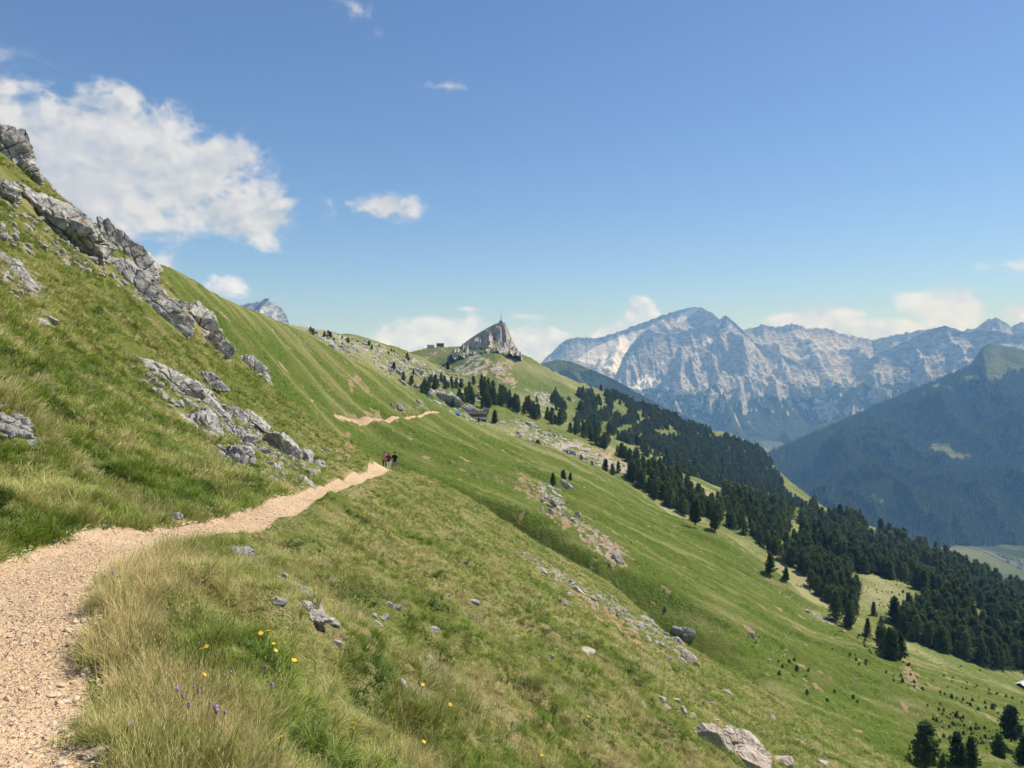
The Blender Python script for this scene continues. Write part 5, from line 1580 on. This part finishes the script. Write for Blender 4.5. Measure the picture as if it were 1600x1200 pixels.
M['wood'] = plain('dark_timber', (0.10, 0.062, 0.040), 0.85, 0.35, 2.0)
M['roof'] = plain('brown_shingle', (0.085, 0.065, 0.055), 0.9, 0.35, 1.5)
M['plaster'] = plain('white_plaster', (0.62, 0.60, 0.56), 0.9, 0.08, 2.0)
M['pane'] = plain('window_glass', (0.03, 0.04, 0.05), 0.15, 0.1, 2.0)
M['metal'] = plain('galvanised_steel', (0.36, 0.37, 0.38), 0.45, 0.15, 4.0, 0.6)
M['sheet'] = plain('pale_sheet_roof', (0.55, 0.56, 0.58), 0.5, 0.1, 1.0)
M['tile'] = plain('grey_roof_tiles', (0.16, 0.12, 0.11), 0.9, 0.3, 0.4)
M['blue'] = plain('blue_canvas', (0.02, 0.22, 0.62), 0.6, 0.15, 2.0)
M['terrace'] = plain('grey_deck_boards', (0.30, 0.28, 0.26), 0.85, 0.2, 2.0)


def house(name, p, yaw, sx, sy, h, rise, wall, roof, label, cat, wins=3, group=None, storeys=1, door=True):
    root = link(name, None, loc=p)
    root.rotation_euler = (0, 0, yaw)
    gable_walls('wall', sx, sy, h, rise, wall, root)
    gable('roof', sx, sy, h, rise, 0.7, 0.25, roof, root)
    for st in range(storeys):
        for i in range(wins):
            x = (i - (wins - 1) / 2) * sx / (wins + .2)
            zc = 1.5 + 2.6 * st
            w = boxes('window', [(x, -sy / 2 - .05, zc, 1.2, .12, 1.2)], M['plaster'] if wall is M['wood'] else M['wood'], root)
            boxes('pane', [(x, -sy / 2 - .12, zc, .95, .06, .95)], M['pane'], w)
    if door:
        boxes('door', [(sx / 2 + .05, 0, 1.05, .12, 1.1, 2.1)], M['wood'], root)
    tag(root, label, cat, group)
    return root


# the mountain hut at the foot of the huge boulder
p = place(zC0, 748, 653, 330, 900)
k = p[1] / F
hut = house('mountain_hut', p, R(-8), 26 * k, 12 * k, 6.5 * k, 4 * k, M['wood'], M['roof'], 'low dark timber hut with shingle roof below the huge boulder', 'hut', 4)
boxes('chimney', [(5 * k, 1.5 * k, 11.5 * k, 1.2, 1.2, 3.4 * k)], M['plaster'], hut)
deck = boxes('terrace', [(3 * k, -9.5 * k, -.6, 30 * k, 7 * k, .5)], M['terrace'], hut)
boxes('parapet', [(3 * k, -13 * k, .5, 30 * k, .25, 1.3)], M['plaster'], hut)
p2 = place(zC0, 758, 646, 330, 900)
house('mountain_hut', p2 + np.array([0, 6, 0]), R(12), 9 * k, 9 * k, 4.5 * k, 3.5 * k, M['wood'], M['roof'], 'small steep roofed cabin behind the low timber hut', 'hut', 1)
# blue shelter
p = place(zC0, 715, 653, 330, 900)
if p is None:
    p = place(zC0, 717, 650, 330, 900)
sh = link('canvas_shelter', None, loc=p)
hw = 3.4 * p[1] / F
V = [(-hw, -hw, 3.3), (hw, -hw, 3.3), (hw, hw, 3.3), (-hw, hw, 3.3), (0, 0, 4.5), (-hw, -hw, 0.2), (hw, -hw, 0.2), (hw, hw, 0.2), (-hw, hw, 0.2)]
link('canopy', mesh_from('canopy', np.array(V), [(0, 1, 4), (1, 2, 4), (2, 3, 4), (3, 0, 4), (5, 6, 1, 0), (6, 7, 2, 1), (8, 5, 0, 3)], [M['blue']], False), sh)
for sx_ in (-1, 1):
    for sy_ in (-1, 1):
        boxes('leg', [(sx_ * hw * .97, sy_ * hw * .97, 1.3, .08, .08, 4.0)], M['metal'], sh)
tag(sh, 'bright blue canvas shelter left of the hut', 'shelter')

# station buildings on the saddle left of the peak
p = at(688, 547, 1400); p[2] = float(zD(np.array([p[0]]), np.array([p[1]]))[0])
house('cable_car_station', p, R(-6), 13, 9, 5.5, 2.0, M['wood'], M['roof'], 'brown station building on the saddle left of the peak', 'building', 4)
p = at(673, 548, 1400); p[2] = float(zD(np.array([p[0]]), np.array([p[1]]))[0])
house('cable_car_station', p, R(4), 14, 9, 6, 2.5, M['plaster'], M['sheet'], 'pale flat station building beside the brown one', 'building', 4)
for i, u in enumerate((655, 660)):
    p = at(u, 552, 1400); p[2] = float(zD(np.array([p[0]]), np.array([p[1]]))[0])
    t = link('lift_pylon', None, loc=p)
    boxes('mast', [(0, 0, 4, .5, .5, 8)], M['metal'], t)
    boxes('crossarm', [(0, 0, 8.1, 4, .4, .4)], M['metal'], t)
    tag(t, ('left' if i == 0 else 'right') + ' lift pylon on the grassy saddle', 'pylon')

# mast on the summit
top = at(783, 502.5, 1335)
mast = link('radio_mast', None, loc=top - np.array([0, 0, 1.0]))
bm = bmesh.new()
def bar(a, b, w):
    a, b = np.array(a, float), np.array(b, float)
    d = (b - a) / np.linalg.norm(b - a)
    s1 = np.cross(d, [0.3, 0.9, 0.1]); s1 /= np.linalg.norm(s1)
    s2 = np.cross(d, s1)
    vs = [bm.verts.new(tuple(q + (s1 * i + s2 * j) * w / 2)) for q in (a, b) for (i, j) in ((1, 1), (-1, 1), (-1, -1), (1, -1))]
    for i in range(4):
        bm.faces.new((vs[i], vs[(i + 1) % 4], vs[4 + (i + 1) % 4], vs[4 + i]))
for i in range(6):
    z0, z1 = i * 2.6, (i + 1) * 2.6
    r0, r1 = 0.9 - .12 * i, 0.9 - .12 * (i + 1)
    for k in range(4):
        a0, a1 = k * math.pi / 2, (k + 1) * math.pi / 2
        bar((r0 * math.cos(a0), r0 * math.sin(a0), z0), (r1 * math.cos(a0), r1 * math.sin(a0), z1), .28)
        bar((r0 * math.cos(a0), r0 * math.sin(a0), z0), (r1 * math.cos(a1), r1 * math.sin(a1), z1), .16)
me = bpy.data.meshes.new('lattice'); bm.to_mesh(me); bm.free(); me.materials.append(M['metal'])
link('lattice', me, mast)
boxes('base_hut', [(-.5, 0, 1.2, 6, 4, 2.6)], M['terrace'], mast)
boxes('antenna', [(0, 0, 17, .35, .35, 4)], M['metal'], mast)
tag(mast, 'thin radio mast standing on the summit of the rocky peak', 'mast')

# cable car station on the table mountain
p = at(416, 468.5, 6000)
st = link('summit_station', None, loc=p)
boxes('hall', [(0, 0, 2, 34, 18, 9)], M['terrace'], st)
boxes('roof', [(3, 0, 8, 48, 22, 3)], M['roof'], st)
tag(st, 'tiny summit station on the distant flat topped mountain', 'building')

# hut at the right edge
p = place(zC0, 1600, 1076, 300, 700)
if p is not None:
    house('field_barn', p, R(30), 6.5, 4.5, 2.2, 1.6, M['wood'], M['sheet'], 'small barn with pale metal roof at the right edge', 'barn', 1)

# far village in the valley head
gv = np.random.default_rng(41)
vproto = []
for i in range(3):
    sx_, sy_, h_, r_ = [(16, 12, 8, 4), (20, 13, 11, 5), (13, 11, 7, 4)][i]
    a, b = sx_ / 2, sy_ / 2
    V = [(-a, -b, -6), (a, -b, -6), (a, b, -6), (-a, b, -6), (-a, -b, h_), (a, -b, h_), (a, b, h_), (-a, b, h_), (-a, 0, h_ + r_), (a, 0, h_ + r_)]
    me = mesh_from('village_house', np.array(V, float), [(0, 1, 5, 4), (2, 3, 7, 6), (1, 2, 6, 9, 5), (3, 0, 4, 8, 7), (4, 5, 9, 8), (6, 7, 8, 9)], [M['plaster'], M['tile']], False)
    me.polygons[4].material_index = 1
    me.polygons[5].material_index = 1
    vproto.append(me)
def vfloor(x, y): return VZ + 14 * fbm2(x / 1500, y / 1500, 2, 5)
for (poly, cnt, label, grp) in (([(1180, 691), (1205, 689), (1222, 690), (1220, 697), (1205, 702), (1190, 698)], 70, 'tiny white house of the far village in the valley head', 'houses of the far village'), ([(1560, 868), (1600, 872), (1620, 890), (1600, 893), (1575, 880)], 16, 'small house on the valley floor below the wooded mountain', 'houses on the valley floor')):
    pa = np.array(poly, float)
    cand = gv.uniform(pa.min(0), pa.max(0), (cnt * 6, 2))
    cand = cand[in_poly(cand[:, 0], cand[:, 1], pa)][:cnt]
    for (u, v) in cand:
        Y = (EYE - VZ) / (v - HV) * F
        x = (u - 800) / F * Y
        o = link('village_house', vproto[int(gv.integers(3))], loc=(x, Y, float(vfloor(np.array([x]), np.array([Y]))[0])))
        o.rotation_euler = (0, 0, gv.uniform(0, 3.14))
        tag(o, label, 'house', grp)

# ------------------------------------------------------------------ walkers
M['skin'] = plain('skin', (0.52, 0.32, 0.22), 0.6, 0.08, 8)
M['black_cloth'] = plain('black_cloth', (0.012, 0.012, 0.018), 0.9, 0.2, 20)
M['grey_cloth'] = plain('grey_cloth', (0.20, 0.23, 0.24), 0.9, 0.15, 20)
M['white_cloth'] = plain('white_trousers', (0.72, 0.69, 0.68), 0.9, 0.08, 20)
M['plum_cloth'] = plain('plum_cloth', (0.075, 0.03, 0.09), 0.9, 0.2, 20)
M['pink_cloth'] = plain('pink_cloth', (0.62, 0.30, 0.36), 0.9, 0.12, 20)
M['hair'] = plain('dark_hair', (0.03, 0.018, 0.012), 0.7, 0.3, 30)
M['shoe'] = plain('brown_boot', (0.11, 0.07, 0.045), 0.8, 0.2, 20)


def body(h, mats, stride, arm, seed):
    """one continuous figure grown over a posed skeleton; mats: list of (test on a face centre, material index)"""
    H = h
    J = {'pelvis': (0, 0, .53), 'waist': (0, .01, .62), 'chest': (0, .015, .74), 'neckb': (0, .01, .825), 'neck': (0, 0, .865), 'head': (0, -.012, .93), 'crown': (0, -.01, .985)}
    rad = {'pelvis': .082, 'waist': .072, 'chest': .086, 'neckb': .05, 'neck': .031, 'head': .055, 'crown': .040}
    E = [('pelvis', 'waist'), ('waist', 'chest'), ('chest', 'neckb'), ('neckb', 'neck'), ('neck', 'head'), ('head', 'crown')]
    for s, nm, st in ((-1, 'l', stride), (1, 'r', -stride)):
        J.update({'hip' + nm: (s * .055, 0, .50), 'knee' + nm: (s * .058, -st * .10 - .012, .28), 'ankle' + nm: (s * .06, -st * .13 + .02, .045), 'toe' + nm: (s * .066, -st * .13 - .075, .018),
                  'sh' + nm: (s * .108, .01, .800), 'elb' + nm: (s * .140, .02 + st * arm * .05, .635), 'wr' + nm: (s * .135, -.045 + st * arm * .10, .505), 'hand' + nm: (s * .130, -.06 + st * arm * .11, .455)})
        rad.update({'hip' + nm: .066, 'knee' + nm: .040, 'ankle' + nm: .026, 'toe' + nm: .022, 'sh' + nm: .044, 'elb' + nm: .028, 'wr' + nm: .019, 'hand' + nm: .021})
        E += [('pelvis', 'hip' + nm), ('hip' + nm, 'knee' + nm), ('knee' + nm, 'ankle' + nm), ('ankle' + nm, 'toe' + nm), ('chest', 'sh' + nm), ('sh' + nm, 'elb' + nm), ('elb' + nm, 'wr' + nm), ('wr' + nm, 'hand' + nm)]
        for q, (dx, dl) in enumerate(((.012, .030), (.005, .036), (-.003, .034), (-.010, .028))):
            J['f%d' % q + nm] = (J['hand' + nm][0], J['hand' + nm][1] + dx - .006, J['hand' + nm][2] - dl)
            rad['f%d' % q + nm] = .0055
            E.append(('hand' + nm, 'f%d' % q + nm))
        J['th' + nm] = (J['wr' + nm][0] - s * .006, J['wr' + nm][1] - .026, J['wr' + nm][2] - .032)
        rad['th' + nm] = .006
        E.append(('wr' + nm, 'th' + nm))
    keys = list(J)
    me = bpy.data.meshes.new('body_cage')
    me.from_pydata([tuple(c * H for c in J[k]) for k in keys], [(keys.index(a), keys.index(b)) for a, b in E], [])
    ob = bpy.data.objects.new('body_cage', me)
    COL.objects.link(ob)
    md = ob.modifiers.new('skin', 'SKIN')
    sv = me.skin_vertices[0].data
    for i, k in enumerate(keys):
        sv[i].radius = (rad[k] * H, rad[k] * H * (.72 if k in ('pelvis', 'waist', 'chest') else 1))
    sv[0].use_root = True
    sb = ob.modifiers.new('sub', 'SUBSURF')
    sb.levels = sb.render_levels = 1
    bpy.context.view_layer.update()
    ev = ob.evaluated_get(bpy.context.evaluated_depsgraph_get())
    out = bpy.data.meshes.new_from_object(ev)
    bpy.data.objects.remove(ob)
    out.name = 'body'
    out.materials.clear()
    for m_ in mats['list']:
        out.materials.append(m_)
    for f in out.polygons:
        c = f.center
        f.material_index = mats['pick'](c.x / H, c.y / H, c.z / H)
        f.use_smooth = True
    return out


def face_parts(root, h, hair_long, cap):
    """nose, ears, eyes and hair or cap"""
    hz = .93 * h
    V, Fc = rock_shape(9, (.011 * h, .012 * h, .016 * h), 2, 8, .02)
    link('nose', mesh_from('nose', V, Fc, [M['skin']]), root, (0, -.068 * h, hz - .004 * h))
    for s in (-1, 1):
        V, Fc = rock_shape(10, (.006 * h, .011 * h, .018 * h), 2, 8, .02)
        link('ear', mesh_from('ear', V, Fc, [M['skin']]), root, (s * .054 * h, -.008 * h, hz))
        link('eye', mesh_from('eye', ico(2)[0] * .006 * h, ico(2)[1], [M['hair']]), root, (s * .02 * h, -.060 * h, hz + .008 * h))
    V, Fc = ico(4)
    P = V.copy()
    if cap:
        P = P * np.array([.062, .064, .052]) * h
        P[:, 2] = np.maximum(P[:, 2], -.002 * h)
        front = (P[:, 1] < -.03 * h) & (P[:, 2] < .012 * h)
        P[front, 1] -= .035 * h
        link('cap', mesh_from('cap', P, Fc, [M['black_cloth']]), root, (0, -.008 * h, hz + .018 * h))
    else:
        P = P * np.array([.063, .062, .062]) * h
        face = (P[:, 1] < -.025 * h) & (P[:, 2] < .028 * h)
        P[face, 1] = -.022 * h
        if hair_long:
            low = (P[:, 2] < 0) & (P[:, 1] > -.03 * h)
            P[low, 2] *= 2.3
        link('hair', mesh_from('hair', P, Fc, [M['hair']]), root, (0, 0, hz + .012 * h))


def backpack(root, h, mat):
    V, Fc = rock_shape(12, (.085 * h, .05 * h, .13 * h), 4, 10, .03)
    link('backpack', mesh_from('backpack', V, Fc, [mat]), root, (0, .10 * h, .73 * h))


def person(x, y, h, yaw, mats, label, stride, hair_long, cap, pack=None):
    z = float(zA(np.array([x]), np.array([y]))[0])
    root = link('person', body(h, mats, stride, 1.0, 3), loc=(x, y, z + .012))
    root.rotation_euler = (0, 0, yaw)
    face_parts(root, h, hair_long, cap)
    if pack is not None:
        backpack(root, h, pack)
    tag(root, label, 'person', 'walkers on the footpath')


def dress(sleeve, hem, leg_end, ml):
    def pick(x, y, z):
        ax = abs(x)
        if z > .845: return 0
        if z < .05: return 3
        if ax > .112 and z < .70:
            return 1 if z > sleeve else 0
        if z > hem: return 1
        if z > leg_end: return 2
        return 0
    return {'list': ml, 'pick': pick}


xm = (617 - 800) / F * 61.0
person(xm, 61.0, 1.80, R(170), dress(.66, .53, .30, [M['skin'], M['black_cloth'], M['grey_cloth'], M['shoe']]), 'person in black shirt, cap and grey shorts walking on the path', .9, False, True)
xw = (607 - 800) / F * 59.5
person(xw, 59.5, 1.58, R(14), dress(.60, .50, .06, [M['skin'], M['plum_cloth'], M['white_cloth'], M['shoe']]), 'person in plum top and white trousers on the path beside the one in black', .8, True, False, M['pink_cloth'])
xt = (601 - 800) / F * 66.2
person(xt, 66.2, 1.55, R(-10), dress(.60, .48, .06, [M['skin'], M['pink_cloth'], M['black_cloth'], M['shoe']]), 'person in pink top half hidden behind the one in plum', .7, True, False, M['black_cloth'])

# rubble between the slabs of the near outcrops
gr = np.random.default_rng(53)
P = on_surface(zA0, [([(200, 568), (300, 600), (420, 655), (490, 745), (470, 765), (380, 750), (330, 695), (230, 605)], 420), ([(0, 300), (120, 390), (280, 500), (420, 600), (300, 525), (150, 440), (0, 370)], 260), ([(0, 400), (75, 435), (60, 462), (0, 455)], 60), ([(0, 655), (55, 678), (40, 692), (0, 682)], 90), ([(800, 862), (840, 872), (950, 932), (1040, 992), (1090, 1040), (1060, 1040), (990, 985), (880, 925)], 420), ([(430, 720), (500, 690), (545, 715), (500, 745), (480, 760)], 110)], 2.5, 110, gr)
h = np.minimum(np.exp(gr.normal(-2.15, 0.5, len(P))), .30) * np.interp(P[:, 1], [4, 15, 60], [.35, .7, 1.1])
P[:, 2] = zA(P[:, 0], P[:, 1]) + h * 0.15
scatter('rubble', pebble_protos('rubble_stone', 6, M['stone'], 2, 880), P, gr.uniform(0, 6.28, (len(P), 3)) * np.array([.15, .15, 1]), np.c_[h, h, h], gr.integers(0, 6, len(P)), gr.uniform(0, 1, len(P)), 'small pale stones between the rocks of the near slope')

# valley road
rx = []
for (u, v) in ((1500, 846), (1535, 858), (1562, 869), (1600, 886), (1660, 915)):
    Y = (EYE - VZ - 10) / (v - HV) * F
    rx.append(((u - 800) / F * Y, Y))
rx = np.array(rx)
tq = np.linspace(0, len(rx) - 1, 60)
cx, cyy = np.interp(tq, range(len(rx)), rx[:, 0]), np.interp(tq, range(len(rx)), rx[:, 1])
dx, dy = np.gradient(cx), np.gradient(cyy)
nn = np.hypot(dx, dy)
V = []
for sgn in (-1, 1):
    V.append(np.c_[cx - sgn * dy / nn * 7, cyy + sgn * dx / nn * 7, vfloor(cx, cyy) + 2.5])
V = np.stack(V, 1).reshape(-1, 3)
M['asphalt'] = plain('asphalt', (0.16, 0.16, 0.165), 0.9, 0.15, 0.05)
ro = link('road', mesh_from('road', V, grid_faces(60, 2), [M['asphalt']]))
tag(ro, 'grey valley road far below', None, None, 'structure')
